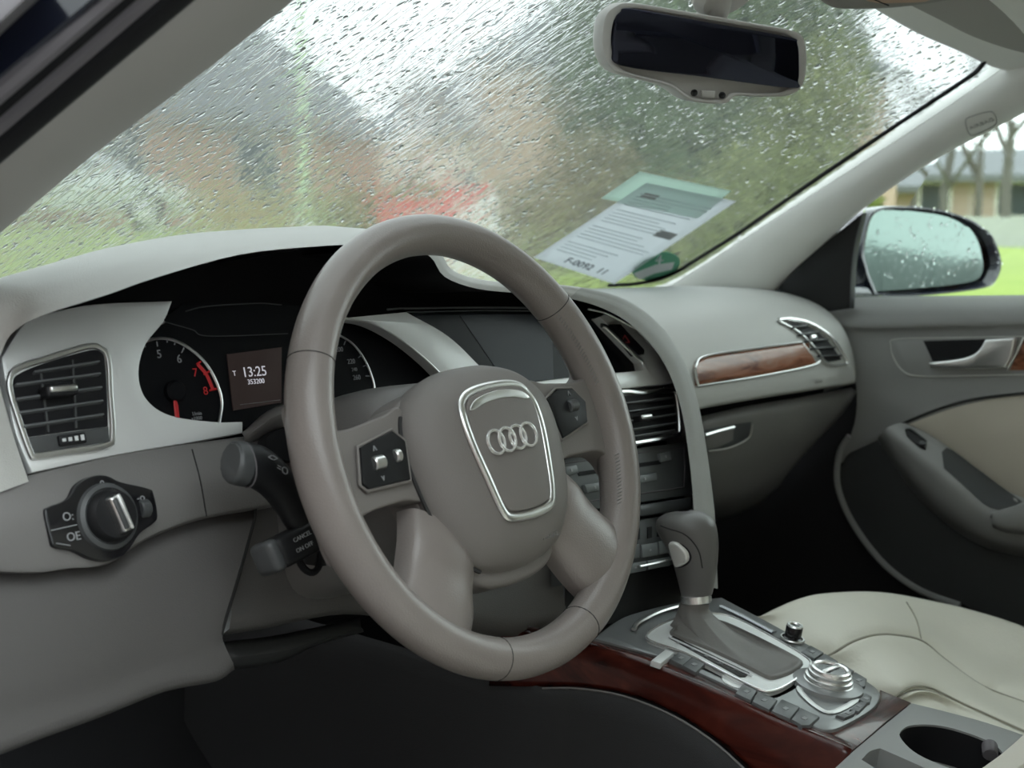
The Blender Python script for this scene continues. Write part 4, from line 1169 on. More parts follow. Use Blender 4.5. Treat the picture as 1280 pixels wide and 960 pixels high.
# silver shift frame: ring between two loops
so = [(808, 797), (814, 788), (832, 778), (862, 768), (895, 767), (925, 775), (970, 799), (1008, 822), (1013, 832), (1003, 843), (984, 856), (968, 863), (952, 863), (915, 846), (860, 818), (820, 804)]
si = [(838, 792), (840, 786), (852, 779), (868, 776), (890, 776), (912, 782), (958, 804), (998, 825), (1002, 832), (992, 840), (978, 846), (965, 849), (954, 846), (925, 831), (880, 810), (846, 797)]
O_, I_ = spl(so, CON, .0035, 4), spl(si, CON, .0035, 4)
sf = link('shift_frame', ring_plate(O_, I_, CON.n, .005), silver, con, label='satin aluminium shift frame')
link('frame_edge', tube(O_, .0013, closed=True, seg=6), chrome, sf)
link('gate_display', plate([CON.at(x, y, .0042) for x, y in ((836, 797), (842, 795), (937, 841), (932, 846), (925, 846))], CON.n, .003), black_gloss, con)
link('gate_line', tube([CON.at(x, y, .0048) for x, y in ((836, 796), (900, 826), (940, 845))], .0011, seg=5), print_white, con)
for s, px, py in (('P', 848, 804), ('R', 866, 812), ('N', 884, 820), ('D', 902, 829), ('S', 920, 837)):
    text('gate_letter', s, .0058, CON.at(px, py, .0046), CON.u, CON.v, print_grey, con)
cbtn = mat('console_button', (.13, .137, .14), .38)
def cbut(pts, h=.0032, mark=True):
    b = link('console_button', plate([CON.at(x, y, h) for x, y in pts], CON.n, .008, .0016, 2), cbtn, con)
    if mark:
        c = sum((CON.at(x, y, h + .0003) for x, y in pts), Vector()) / len(pts)
        link('button_mark', box(c, .006, .004, .0004, CON.u, CON.v, CON.n), print_grey, b)
for pts in ([(837, 823), (849, 814), (866, 821), (853, 831)], [(853, 831), (866, 821), (882, 829), (870, 840)],
            [(919, 866), (928, 854), (947, 862), (939, 875)], [(940, 876), (948, 863), (972, 874), (962, 887)],
            [(964, 888), (977, 873), (1000, 883), (988, 898)], [(989, 898), (1001, 884), (1025, 895), (1012, 906), (1002, 906)],
            [(1001, 814), (1013, 806), (1030, 815), (1018, 823)], [(1019, 824), (1031, 816), (1048, 826), (1035, 834)],
            [(1041, 836), (1052, 828), (1068, 838), (1057, 846)], [(1058, 847), (1069, 839), (1084, 848), (1082, 857), (1076, 859)],
            [(1045, 893), (1060, 889), (1072, 884), (1068, 892), (1056, 897)], [(1062, 886), (1076, 876), (1085, 878), (1074, 889)], [(1074, 873), (1082, 866), (1090, 870), (1088, 877), (1080, 878)]):
    cbut(pts)
link('silver_tab', plate([CON.at(x, y, .005) for x, y in ((814, 825), (832, 811), (843, 815), (826, 829))], CON.n, .006, .0012), silver, con)
link('light_patch', plate(spl([(903, 845), (912, 842), (928, 850), (924, 860), (906, 853)], CON, .0006, 3), CON.n, .002), silver, con)
# round control knob
kc = CON.at(1034, 858, 0)
rn = link('knob_plinth', lathe(kc, CON.n, [(.034, 0), (.033, .004), (.025, .006)], 36), console_m, con)
kn = link('control_knob', lathe(kc, CON.n, [(.0235, .003), (.0235, .006), (.0215, .0068), (.0225, .0078), (.0225, .0102), (.0200, .011), (.0205, .012), (.0205, .0148), (.018, .016), (.0, .016)], 40, cap=False), chrome_sat, con)
link('knob_ring', tube([kc + CON.n * .0165 + CON.u * (.0165 * math.cos(q)) + CON.v * (.0165 * math.sin(q)) for q in [2 * math.pi * k / 40 for k in range(40)]], .0028, closed=True, seg=8), chrome, kn)
link('knob_top', lathe(kc + CON.n * .0163, CON.n, [(.015, 0), (.0145, .0008), (0, .001)], 30, cap=False), black_gloss, kn)
link('knob_bar', box(kc + CON.n * .018, .028, .0045, .003, CON.u, CON.v, CON.n, .001), chrome, kn)
# lozenge silver tracks around the knob
trk = [(1000, 858), (1012, 848), (1022, 842), (1060, 852), (1072, 862), (1068, 876), (1040, 890), (1022, 884), (1004, 868)]
link('knob_surround', tube(spl(trk, CON, .0012, 4), .0022, closed=True, seg=6, flat=(1.4, .5), n=CON.n), silver, con)
# volume knob
vk = CON.at(990, 800, 0)
v_ = link('volume_knob', lathe(vk, CON.n, [(.0105, 0), (.0105, .003), (.0085, .004), (.0085, .014), (.0075, .0155)], 24), black_gloss, con)
link('knob_ring', tube([vk + CON.n * .0155 + CON.u * (.0068 * math.cos(q)) + CON.v * (.0068 * math.sin(q)) for q in [2 * math.pi * k / 24 for k in range(24)]], .0016, closed=True, seg=6), chrome, v_)
link('knob_ring', tube([vk + CON.n * .002 + CON.u * (.0115 * math.cos(q)) + CON.v * (.0115 * math.sin(q)) for q in [2 * math.pi * k / 24 for k in range(24)]], .0012, closed=True, seg=6), chrome_sat, v_)
# console front ramp up to the stack (dark tray)
link('front_tray', loft([[Vector((x, .055, .572)) for x in (-.13, 0, .09)], [Vector((x, .09, .565)) for x in (-.13, 0, .09)], [Vector((x, .14, .56)) for x in (-.13, 0, .09)], [Vector((x, .2, .60)) for x in (-.13, 0, .09)]], 2, 4), black_mat, con)

# gear selector
gs = thing('gear_selector', CON.at(905, 805, .0), 'grey leather gear selector with chrome side button and gaiter', 'gear lever')
gm_ = mat('knob_leather', (.15, .145, .14), .38, bump=.1, bscale=900, vor=True)
GX = 0.0
ax0 = bx(870, 745, GX); ax1 = bx(862, 640, GX)
def gsec(pl, pr, px_, depth):
    a, b = bx(*pl, GX), bx(*pr, GX); c = (a + b) / 2; s = (b - a) / 2
    return [c + s * math.cos(w) + Vector((depth * math.sin(w), 0, 0)) for w in [2 * math.pi * k / 20 for k in range(20)]]
secs = [((855, 747), (888, 744), .013), ((853, 738), (890, 735), .0145), ((848, 715), (893, 714), .018), ((843, 695), (894, 696), .0215), ((836, 680), (894, 680), .024), ((827, 664), (892, 664), .026), ((824, 655), (889, 654), .0255), ((826, 647), (882, 646), .0225), ((835, 641), (872, 640), .015), ((848, 638.6), (861, 638.4), .005)]
rows = [gsec(a, b, None, d) for a, b, d in secs]
gk = link('knob', fix(loft(rows, 2, 4, closed_u=True)), gm_, gs, ang=70)
GK = bvh_of(gk.data)
def og(px, py, off):
    l, n = hit(GK, px, py)
    return (l + n * off) if l else bx(px, py, GX)
link('knob_seam', tube(cr_open([og(x, y, .0002) for x, y in ((826, 657), (836, 661), (852, 666), (864, 675), (874, 690), (878, 710))], 5), .0007, seg=5), seam_dark, gk)
cb = [og(x, y, .001) for x, y in ((838, 679), (849, 679), (859, 686), (864, 697), (859, 706), (848, 710), (842, 702))]
nb = hit(GK, 851, 694)[1]
link('button_recess', plate(cr_closed(cb, 4), nb, .006, .001), black_rub, gk)
cb2 = [og(x, y, .0045) for x, y in ((838, 679), (846, 678), (857, 687), (861, 697), (857, 704), (848, 708), (844, 700))]
link('release_button', plate(cr_closed(cb2, 4), nb, .008, .003, 3), mat('bright_button', (.85, .84, .8), .3, metal=.3), gk)
link('collar', lathe(ax0 + (ax0 - ax1).normalized() * .001, (ax1 - ax0), [(.0135, -.006), (.0155, -.005), (.0155, .002), (.0135, .003)], 24), chrome, gs)
# leather gaiter: from the collar down to the frame opening
gb_loop = spl(si, CON, .004, 2); kN = len(gb_loop)
# match angles around own centres
gc = sum(gb_loop, Vector()) / kN
topc = ax0 + (ax0 - ax1).normalized() * .004
def ang_of(p, c): return math.atan2((p - c).dot(CON.v), (p - c).dot(CON.u))
def ring_top(c, r, fx=1.0): return [c + CON.u * (r * math.cos(ang_of(p, gc))) + CON.v * (r * fx * math.sin(ang_of(p, gc))) for p in gb_loop]
def mixr(A, B, t, sag, wr):
    out = []
    for i, (a, b) in enumerate(zip(A, B)):
        p = a.lerp(b, t) - CON.n * sag
        w = math.sin(i * 2 * math.pi / kN * 5 + t * 3) * wr
        out.append(p + (p - (topc.lerp(gc, t))).normalized() * w)
    return out
tr = ring_top(topc, .0135); br_ = [gc + (p - gc) * .97 + CON.n * .002 for p in gb_loop]
tr2 = ring_top(topc - CON.n * .010, .016)
grow = [tr, tr2, mixr(tr2, br_, .25, .006, .0015), mixr(tr2, br_, .5, .008, .005), mixr(tr2, br_, .75, .006, .004), mixr(tr2, br_, .9, .003, .0025), [p + CON.n * .001 for p in br_], [gc + (p - gc) * 1.02 - CON.n * .002 for p in gb_loop]]
link('gaiter', loft(grow, 3, 4, closed_u=True), mat('gaiter_leather', (.19, .18, .17), .5, bump=.25, bscale=350), gs, ang=75)

# ================================================================ CUP HOLDER PANEL
ch = thing('cup_holder', CON.at(1160, 930, -.05), 'grey cup holder panel behind the walnut end piece', 'cup holder')
grey_panel = mat('cup_panel_grey', (.30, .305, .30), .5, bump=.1, bscale=1200)
CH = CON.shift(-.001)
co = spl([(1066, 938, 'c'), (1104, 906, 'c'), (1139, 878, 'c'), (1180, 888), (1235, 903), (1300, 925, 'c'), (1330, 1010, 'c'), (1150, 1060, 'c'), (1000, 1000, 'c'), (1040, 962, 'c')], CH, .0, 3)
hole = spl([(1128, 908), (1131, 899), (1142, 894), (1165, 893), (1195, 898), (1235, 912), (1255, 926), (1258, 940), (1245, 952), (1215, 953), (1175, 941), (1145, 926)], CH, .01, 4)
hole2 = spl([(1080, 936, 'c'), (1090, 926), (1103, 922, 'c'), (1140, 938), (1200, 965, 'c'), (1180, 990, 'c'), (1120, 960)], CH, .01, 3)
cm = boolean(plate(co, CH.n, .05, .002, 2), [plate(hole, CH.n, .045), plate(hole2, CH.n, .035)])
link('panel', cm, grey_panel, ch, ang=35)
cw = [p - CH.n * .012 for p in hole]; cc = sum(cw, Vector()) / len(cw)
link('cup_well', loft([[p for p in cw], [cc + (p - cc) * .97 - CH.n * .03 for p in cw], [cc + (p - cc) * .9 - CH.n * .07 for p in cw], [cc + (p - cc) * .05 - CH.n * .072 for p in cw]], 1, 1, closed_u=True, smooth=False), black_rub, ch)
link('cup_clip', lathe(CH.at(1238, 944, -.005), (.6, .3, .2), [(.006, 0), (.007, .002), (.007, .014), (.005, .016)], 16), grey_rub, ch)
# front armrest corner in cream leather
arp = loft([[bx(1222, 985, -.03), bx(1262, 940, -.01), bx(1300, 905, .01), bx(1340, 880, .03)], [bx(1232, 985, -.03) + Vector((-.005, 0, .012)), bx(1272, 946, -.01) + Vector((0, -.01, .012)), bx(1310, 915, .01) + Vector((0, -.01, .012)), bx(1350, 890, .03) + Vector((0, -.01, .012))], [bx(1222, 985, -.03) + Vector((-.02, -.15, .02)), bx(1262, 940, -.01) + Vector((-.02, -.17, .02)), bx(1300, 905, .01) + Vector((0, -.18, .02)), bx(1340, 880, .03) + Vector((0, -.18, .02))]], 4, 4)
ar = thing('armrest', (0, -.4, .5), 'cream leather armrest corner at the lower right', 'armrest')
link('pad', arp, cream, ar, solid=.03)

# ================================================================ PASSENGER SEAT
seat = thing('passenger_seat', (.34, -.25, .26), 'cream leather passenger seat cushion with curved seams', 'car seat')
SR = {'outer': [(940, 790, .12), (955, 770, .15), (1000, 748, .22), (1040, 741, .3), (1100, 740, .40), (1160, 750, .47), (1220, 764, .51), (1290, 788, .53), (1360, 830, .53)],
      'crest': [(960, 800, .13), (985, 775, .17), (1020, 762, .22), (1060, 757, .28), (1100, 758, .34), (1145, 768, .40), (1195, 792, .44), (1255, 822, .455), (1320, 850, .46)],
      'seam1': [(985, 850, .12), (1042, 816, .16), (1066, 802, .2), (1093, 794, .25), (1120, 794, .30), (1152, 801, .345), (1182, 825, .36), (1227, 857, .37), (1280, 878, .38)],
      'mid': [(1040, 860, .13), (1070, 840, .17), (1090, 825, .2), (1110, 818, .235), (1135, 820, .27), (1160, 830, .30), (1195, 850, .315), (1245, 880, .325), (1310, 905, .33)],
      'seam2': [(1080, 900, .14), (1126, 866, .17), (1137, 860, .19), (1150, 858, .21), (1165, 861, .23), (1182, 869, .245), (1215, 885, .26), (1280, 914, .27), (1330, 935, .27)],
      'inner': [(1110, 905, .15), (1145, 885, .18), (1158, 880, .2), (1170, 880, .215), (1180, 883, .225), (1195, 890, .235), (1225, 902, .24), (1285, 930, .245), (1330, 950, .245)]}
P3 = {k: [bx(*q) for q in v] for k, v in SR.items()}
up_ = Vector((0, 0, 1))
def ext(row):
    a, b = row[0], row[-1]
    return [Vector((a.x + .03, -.6, a.z - .14))] + [Vector((a.x + .01, -.22, a.z - .09))] + row + [Vector((b.x, -.45, b.z - .03)), Vector((b.x, -.7, b.z - .03))]
skirt = [p + Vector((0, .03 if i in (2, 3, 4, 5) else .01, -.14)) for i, p in enumerate(P3['outer'])]
bulge = [p + Vector((0, .022, -.03)) for p in P3['outer']]
sm_rows = [ext(skirt), ext(bulge), ext(P3['outer']), ext(P3['crest'])]
bol = sm_rows + [ext([p.lerp(q, .72) + up_ * .003 for p, q in zip(P3['crest'], P3['seam1'])]), ext([p - up_ * .003 for p in P3['seam1']])]
link('outer_bolster', loft(bol, 4, 5), cream, seat, ang=80)
midr = [ext([p - up_ * .004 for p in P3['seam1']]), ext([p.lerp(q, .2) + up_ * .003 for p, q in zip(P3['seam1'], P3['mid'])]), ext([p + up_ * .004 for p in P3['mid']]), ext([p.lerp(q, .8) + up_ * .003 for p, q in zip(P3['mid'], P3['seam2'])]), ext([p - up_ * .003 for p in P3['seam2']])]
link('middle_roll', loft(midr, 4, 5), cream, seat, ang=80)
ic_ = sum(P3['inner'], Vector()) / len(P3['inner'])
inr = [ext([p - up_ * .004 for p in P3['seam2']]), ext([p.lerp(q, .4) + up_ * .002 for p, q in zip(P3['seam2'], P3['inner'])]), ext(P3['inner']), ext([Vector((.2, -.3, .44)) + (p - ic_) * .1 for p in P3['inner']])]
link('centre_panel', loft(inr, 4, 4), cream, seat, ang=80)
sd = mat('seat_seam', (.36, .34, .28), .8)
for k in ('seam1', 'seam2'):
    link('seam', tube(cr_open([p + up_ * .0002 for p in P3[k]], 5), .0013, seg=5), sd, seat)
SB = bvh_of(loft(bol, 4, 5))
link('seam', tube(seam(SB, [(1133, 753), (1141, 766), (1147, 780), (1151, 798)], .0002), .0010, seg=5), sd, seat)

link('backrest', PSB, cream, seat, solid=.08)
# ================================================================ PASSENGER DOOR
door = thing('passenger_door', (.72, 0, .3), 'grey passenger door with cream insert and silver handle', 'car door')
DX = .705
DP = Plane((DX, 0, .7), (-1, 0, 0))
d_grey = mat('door_upper_grey', (.32, .322, .315), .6, bump=.12, bscale=900, var=.03)
d_low = mat('door_lower_charcoal', (.055, .058, .06), .7, bump=.2, bscale=900)
# lower panel
dl = spl([(1060, 560, 'c'), (1105, 540, 'c'), (1340, 540, 'c'), (1340, 830, 'c'), (1200, 757), (1150, 738), (1108, 708), (1075, 668), (1055, 632), (1046, 598)], DP, 0, 4)
link('lower_panel', plate(dl, DP.n, .05, .006, 3), d_low, door)
link('panel_edge', tube(spl([(1062, 545), (1050, 565), (1046, 598), (1055, 632), (1075, 668), (1108, 708), (1150, 738), (1200, 757)], DP, .001, 4, closed=False), .005, seg=8), d_grey, door)
# upper trim with rolled belt line
ur = []
for (px, py), (qx, qy) in (((1030, 380), (1062, 378)), ((1140, 376), (1140, 376)), ((1240, 375), (1240, 375)), ((1340, 374), (1340, 374))):
    pass
rowsU = [[bx(x, y, .735) for x, y in ((985, 381), (1055, 372), (1140, 370), (1240, 369), (1340, 368))],
         [bx(x, y, .72) for x, y in ((990, 384), (1058, 377), (1140, 375), (1240, 374), (1340, 373))],
         [bx(x, y, .70) for x, y in ((1010, 392), (1062, 390), (1140, 388), (1240, 387), (1340, 386))],
         [bx(x, y, .693) for x, y in ((1030, 402), (1068, 408), (1140, 407), (1240, 405), (1340, 404))],
         [bx(x, y, .703) for x, y in ((1038, 412), (1072, 417), (1140, 416), (1240, 414), (1340, 413))],
         [bx(x, y, .703) for x, y in ((1055, 440), (1085, 450), (1140, 450), (1240, 448), (1340, 447))],
         [bx(x, y, .704) for x, y in ((1070, 480), (1092, 488), (1140, 480), (1240, 475), (1340, 470))],
         [bx(x, y, .704) for x, y in ((1068, 530), (1090, 530), (1145, 510), (1240, 492), (1340, 486))],
         [bx(x, y, .706) for x, y in ((1048, 575), (1080, 560), (1150, 528), (1240, 500), (1340, 492))],
         [bx(x, y, .735) for x, y in ((1044, 585), (1080, 566), (1150, 532), (1240, 504), (1340, 496))]]
dum = loft(rowsU, 4, 4)
link('upper_trim', dum, d_grey, door, ang=60)
DB = bvh_of(dum)
# cream insert
ci = spl([(1132, 530, 'c'), (1180, 511), (1230, 499), (1340, 488, 'c'), (1340, 680, 'c'), (1280, 640), (1230, 605), (1180, 565)], DP, .0015, 5)
link('cream_insert', plate(ci, DP.n, .02, .003, 2), cream_door, door, label='cream fabric door insert')
link('insert_gap', tube(spl([(1105, 541), (1132, 528), (1180, 509), (1230, 497), (1340, 486)], DP, .002, 5, closed=False), .0022, seg=6), seam_dark, door)
# armrest
arows = [[bx(x, y, .70) for x, y in ((1097, 549), (1118, 582), (1150, 624), (1200, 667), (1250, 690), (1340, 704))],
         [bx(x, y, .665) for x, y in ((1099, 545), (1123, 577), (1156, 615), (1203, 655), (1250, 678), (1340, 692))],
         [bx(x, y, .652) for x, y in ((1104, 539), (1134, 567), (1167, 597), (1208, 633), (1248, 655), (1340, 670))],
         [bx(x, y, .655) for x, y in ((1112, 533), (1143, 558), (1175, 583), (1213, 614), (1250, 638), (1340, 660))],
         [bx(x, y, .675) for x, y in ((1124, 529), (1152, 544), (1183, 566), (1222, 597), (1258, 622), (1340, 645))],
         [bx(x, y, .70) for x, y in ((1132, 529), (1158, 541), (1190, 562), (1230, 592), (1266, 617), (1340, 640))]]
am = loft(arows, 4, 4)
arm = link('armrest', am, d_grey, door, ang=70)
AB = bvh_of(am)
link('grip_recess', patch(AB, [(1177, 566), (1186, 561), (1215, 582), (1250, 608), (1278, 628)], [(1180, 586), (1192, 596), (1212, 614), (1234, 633), (1256, 640)], 10, 4, .001, fall=lambda x, y: bx(x, y, .68)), d_low, arm)
sw = patch(AB, [(1131, 538), (1138, 537), (1148, 544), (1158, 552)], [(1134, 546), (1143, 554), (1150, 560), (1157, 563)], 6, 3, .002, fall=lambda x, y: bx(x, y, .66))
s_ = link('window_switch', sw, black_mat, arm, solid=.002)
l, n = hit(AB, 1153, 556)
link('switch_rocker', box(l + n * .004, .010, .008, .004, (0, 1, 0), n.cross(Vector((0, 1, 0))), n, .001), charcoal, s_)
# rear pull on the armrest
pl3 = loft([[bx(1236, 648, .66), bx(1262, 640, .655), bx(1340, 622, .65)], [bx(1240, 640, .64), bx(1265, 634, .635), bx(1340, 612, .63)], [bx(1240, 655, .64), bx(1265, 660, .635), bx(1340, 662, .63)], [bx(1242, 662, .665), bx(1266, 668, .66), bx(1340, 672, .655)]], 4, 4)
link('door_pull', pl3, d_grey, door, solid=.004)
# handle bezel, recess, lever
bz_loop = spl([(1114, 432), (1121, 424), (1200, 422), (1340, 420, 'c'), (1340, 467, 'c'), (1200, 470), (1146, 470), (1128, 463), (1117, 447)], DP, .0025, 4)
link('handle_bezel', plate(bz_loop, DP.n, .02, .001), d_grey, door)
link('bezel_edge', tube(bz_loop, .0012, closed=True, seg=5), dash_soft, door)
link('handle_recess', plate(spl([(1154, 426, 'c'), (1236, 424, 'c'), (1222, 444), (1200, 450), (1166, 452, 'c')], DP, .0035, 3), DP.n, .02), black_rub, door)
hl_loop = spl([(1160, 453, 'c'), (1195, 449), (1214, 444), (1224, 436), (1231, 424, 'c'), (1269, 422, 'c'), (1264, 445), (1257, 460, 'c'), (1215, 461), (1163, 460, 'c')], DP, .014, 4)
link('lever_handle', plate(hl_loop, DP.n, .012, .003, 3), chrome_sat, door, label='silver door handle')
link('wood_strip', plate(spl([(1279, 423, 'c'), (1340, 421, 'c'), (1340, 462, 'c'), (1262, 463, 'c')], DP, .004, 2), DP.n, .006, .001), wood_dash, door)
link('strip_edge', tube([DP.at(1280, 422, .005), DP.at(1272, 440, .005), DP.at(1259, 463, .005)], .0016, seg=5), chrome, door)
# rear half of the door, beyond the picture
for nm_, q_, m_, h_ in (('rear_lower_panel', ((-.04, .26), (-.60, .26), (-.60, .62), (-.04, .62)), d_low, 0), ('rear_cream_insert', ((-.04, .60), (-.60, .62), (-.60, .74), (-.04, .745)), cream_door, .0015), ('rear_upper_trim', ((-.04, .74), (-.60, .735), (-.60, .885), (-.04, .882)), d_grey, .003)):
    link(nm_, plate([Vector((DX - h_, y_, z_)) for y_, z_ in q_], DP.n, .05, .004), m_, door)
# black mirror triangle
tri_l = spl([(955, 380, 'c'), (985, 345), (1020, 312), (1078, 266, 'c'), (1066, 320), (1062, 386, 'c'), (1000, 394, 'c')], Plane((.715, 0, .9), (-1, -.15, 0)), 0, 4)
link('mirror_triangle', plate(tri_l, (-1, -.15, 0), .02, .003), black_mat, door)
link('triangle_post', tube([bx(1054, 376, .712), bx(1064, 322, .712), bx(1076, 272, .70)], .006, seg=8), black_mat, door)

# side window pane
swl = [bx(1055, 380, .735), Vector((.735, -.62, .885)), Vector((.655, -.66, 1.235)), bx(1235, 100, .675), bx(1080, 262, .71)]
nsw = (swl[1] - swl[0]).cross(swl[2] - swl[0]).normalized()
if nsw.x > 0: nsw = -nsw
sg, N, L, g, o = glass('side_glass', .02, (.84, .87, .85))
tcn = N.new('ShaderNodeTexCoord'); nz = N.new('ShaderNodeTexNoise'); nz.inputs['Scale'].default_value = 90; L.new(tcn.outputs['Object'], nz.inputs['Vector'])
bmp = N.new('ShaderNodeBump'); bmp.inputs['Distance'].default_value = .00004; bmp.inputs['Strength'].default_value = .5
L.new(nz.outputs['Fac'], bmp.inputs['Height']); L.new(bmp.outputs[0], g.inputs['Normal'])
link('window_2', plate(swl, nsw, .004), sg, kind='structure', label='passenger side window pane', ang=30)

# wing mirror
WM = Plane((.93, .24, .92), (-.25, -.97, .0))
wm = thing('wing_mirror', (.95, .27, .86), 'dark wet wing mirror outside the passenger window', 'wing mirror')
wo2 = spl([(1072, 312), (1079, 275), (1090, 261), (1108, 256), (1140, 257), (1172, 261), (1203, 270), (1226, 283), (1241, 303), (1249, 330), (1243, 351), (1226, 362), (1160, 370), (1098, 371), (1086, 361), (1074, 328)], WM, 0, 4)
cw_ = sum(wo2, Vector()) / len(wo2)
rows = [[cw_ + (p - cw_) * s + WM.n * h for p in wo2] for s, h in ((.90, -.004), (.95, .006), (.99, .006), (1.0, -.002), (.98, -.03), (.88, -.065), (.65, -.09), (.25, -.10), (.02, -.10))]
link('housing', fix(loft(rows, 1, 1, closed_u=True, smooth=False)), paint, wm, ang=60)
wmg = mat('wet_mirror_glass', (.22, .285, .262), .16, metal=1.0, bump=.4, bscale=120)
gl2 = spl([(1079, 314), (1085, 276), (1094, 264), (1112, 261), (1170, 267), (1200, 277), (1220, 297), (1229, 330), (1224, 349), (1200, 356), (1160, 360), (1102, 364), (1091, 360)], WM, .004, 4)
link('mirror_glass', plate(gl2, WM.n, .004, .0005), wmg, wm)
def on_wm():
    while True:
        px, py = random.uniform(1082, 1224), random.uniform(266, 360)
        if (px - 1155) ** 2 / 72 ** 2 + (py - 313) ** 2 / 47 ** 2 > 1: continue
        return WM.at(px, py, .0042), WM.n, WM.v
link('raindrops', drops(160, on_wm, .0010, .0032, .8), water, wm, kind='stuff', ang=80)
def on_wmh():
    i = random.randrange(4, 44); p = wo2[i % len(wo2)]
    return cw_ + (p - cw_) * random.uniform(.93, 1.0) + WM.n * .0065, WM.n, WM.v
link('raindrops', drops(70, on_wmh, .001, .003, .5), water, wm, kind='stuff', ang=80)
link('mirror_arm', tube([bx(1090, 368, .84), bx(1075, 366, .80), bx(1055, 366, .75)], .014, seg=10), paint, wm)

# ================================================================ OUTSIDE
ZG = .72
def wet(name, c1, c2, sc, rough):
    m = mat(name, c1, rough); N, L, b = nodes_of(m)
    tc = N.new('ShaderNodeTexCoord'); nz = N.new('ShaderNodeTexNoise'); nz.inputs['Scale'].default_value = sc; nz.inputs['Detail'].default_value = 6
    L.new(tc.outputs['Object'], nz.inputs['Vector'])
    mx = N.new('ShaderNodeMix'); mx.data_type = 'RGBA'; mx.inputs[6].default_value = (*c1, 1); mx.inputs[7].default_value = (*c2, 1)
    L.new(nz.outputs['Fac'], mx.inputs[0]); L.new(mx.outputs[2], b.inputs['Base Color'])
    return m
grass_m = wet('wet_lawn', (.17, .27, .03), (.30, .37, .07), 3.0, .8)
road_m = wet('wet_asphalt', (.09, .09, .09), (.15, .148, .145), 9.0, .45)
def rings(radii, zs, n=48, a0=0, a1=2 * math.pi):
    full = a1 - a0 > 6.28; vs = []; fs = []
    for r, z in zip(radii, zs):
        for q in range(n):
            a = a0 + (a1 - a0) * q / (n if full else n - 1)
            vs.append(Vector((r * math.cos(a), r * math.sin(a), z)))
    for i in range(len(radii) - 1):
        for q in range(n if full else n - 1):
            k = (q + 1) % n
            fs.append((i * n + q, i * n + k, (i + 1) * n + k, (i + 1) * n + q))
    return vs, fs
v, f = rings([.01, 1.5, 3.0, 8, 30, 120, 300], [0, 0, 0, 0, 0, 0, 0]); link('ground', mesh('g', v, f), road_m, kind='structure', label='wet asphalt the car is parked on')
v, f = rings([3.55, 4.2, 5.2, 8, 20, 60, 200], [.0, .35, .66, ZG, ZG, ZG, ZG], 40, math.radians(-12), math.radians(85)); link('lawn', mesh('g', v, f), grass_m, kind='structure', label='bright green lawn rising around the car')

def brick_mat(name, c1, c2, mortar):
    m = mat(name, c1, .85); N, L, b = nodes_of(m)
    tc = N.new('ShaderNodeTexCoord'); bt = N.new('ShaderNodeTexBrick'); bt.inputs['Scale'].default_value = 4.5
    bt.inputs['Color1'].default_value = (*c1, 1); bt.inputs['Color2'].default_value = (*c2, 1); bt.inputs['Mortar'].default_value = (*mortar, 1)
    bt.inputs['Mortar Size'].default_value = .012
    mp = N.new('ShaderNodeMapping'); mp.inputs['Rotation'].default_value = (math.radians(90), 0, 0)
    L.new(tc.outputs['Object'], mp.inputs[0]); L.new(mp.outputs[0], bt.inputs['Vector']); L.new(bt.outputs['Color'], b.inputs['Base Color'])
    return m
brick = brick_mat('salmon_brick', (.50, .25, .17), (.56, .32, .23), (.5, .45, .4))
brick2 = brick_mat('orange_brick', (.50, .33, .25), (.54, .39, .31), (.5, .47, .44))
brick3 = brick_mat('pale_pink_brick', (.42, .31, .26), (.46, .36, .31), (.45, .42, .4))
roof_m = mat('grey_slate_roof', (.17, .18, .19), .8, var=.2, vscale=3)
win_m = mat('house_window_glass', (.05, .07, .08), .15)
frame_w = mat('white_window_frame', (.7, .7, .68), .6)
def house(label, A, B, eave, ridge, depth, hip, wins, bm_, over=.35):
    """A, B: ground corners of the wall that faces the car"""
    A = Vector((A.x, A.y, ZG)); B = Vector((B.x, B.y, ZG))
    X = (B - A).normalized(); Lh = (B - A).length; Y = Vector((-X.y, X.x, 0))
    if Y.dot(A - CAM) < 0: Y = -Y
    t = thing('house', (A + B) / 2, label, 'house')
    H = eave - ZG
    link('walls', plate([A, B, B + Vector((0, 0, H)), A + Vector((0, 0, H))], -Y, depth), bm_, t)
    e = eave
    c = [A - X * over - Y * over, B + X * over - Y * over, B + X * over + Y * (depth + over), A - X * over + Y * (depth + over)]
    c = [Vector((p.x, p.y, e)) for p in c]
    r1 = Vector(((A + Y * depth / 2).x, (A + Y * depth / 2).y, ridge)) + X * hip; r2 = Vector(((B + Y * depth / 2).x, (B + Y * depth / 2).y, ridge)) - X * hip
    lowc = [p - Vector((0, 0, .15)) for p in c]
    link('roof', fix(mesh('r', c + [r1, r2] + lowc, [(0, 1, 5, 4), (1, 2, 5), (2, 3, 4, 5), (3, 0, 4), (0, 6, 7, 1), (1, 7, 8, 2), (2, 8, 9, 3), (3, 9, 6, 0), (9, 8, 7, 6)])), roof_m, t, ang=20)
    for u, z0, w, h in wins:
        o = A + X * u - Y * .02
        q = [o + Vector((0, 0, z0)), o + X * w + Vector((0, 0, z0)), o + X * w + Vector((0, 0, z0 + h)), o + Vector((0, 0, z0 + h))]
        fr_ = link('window', plate(q, -Y, .08), frame_w, t)
        k = .07
        q2 = [q[0] + X * k + Vector((0, 0, k)) - Y * .01, q[1] - X * k + Vector((0, 0, k)) - Y * .01, q[2] - X * k - Vector((0, 0, k)) - Y * .01, q[3] + X * k - Vector((0, 0, k)) - Y * .01]
        link('pane', plate(q2, -Y, .02), win_m, fr_)
    return t
A, B = bd(30, 250, 27), bd(470, 250, 35)
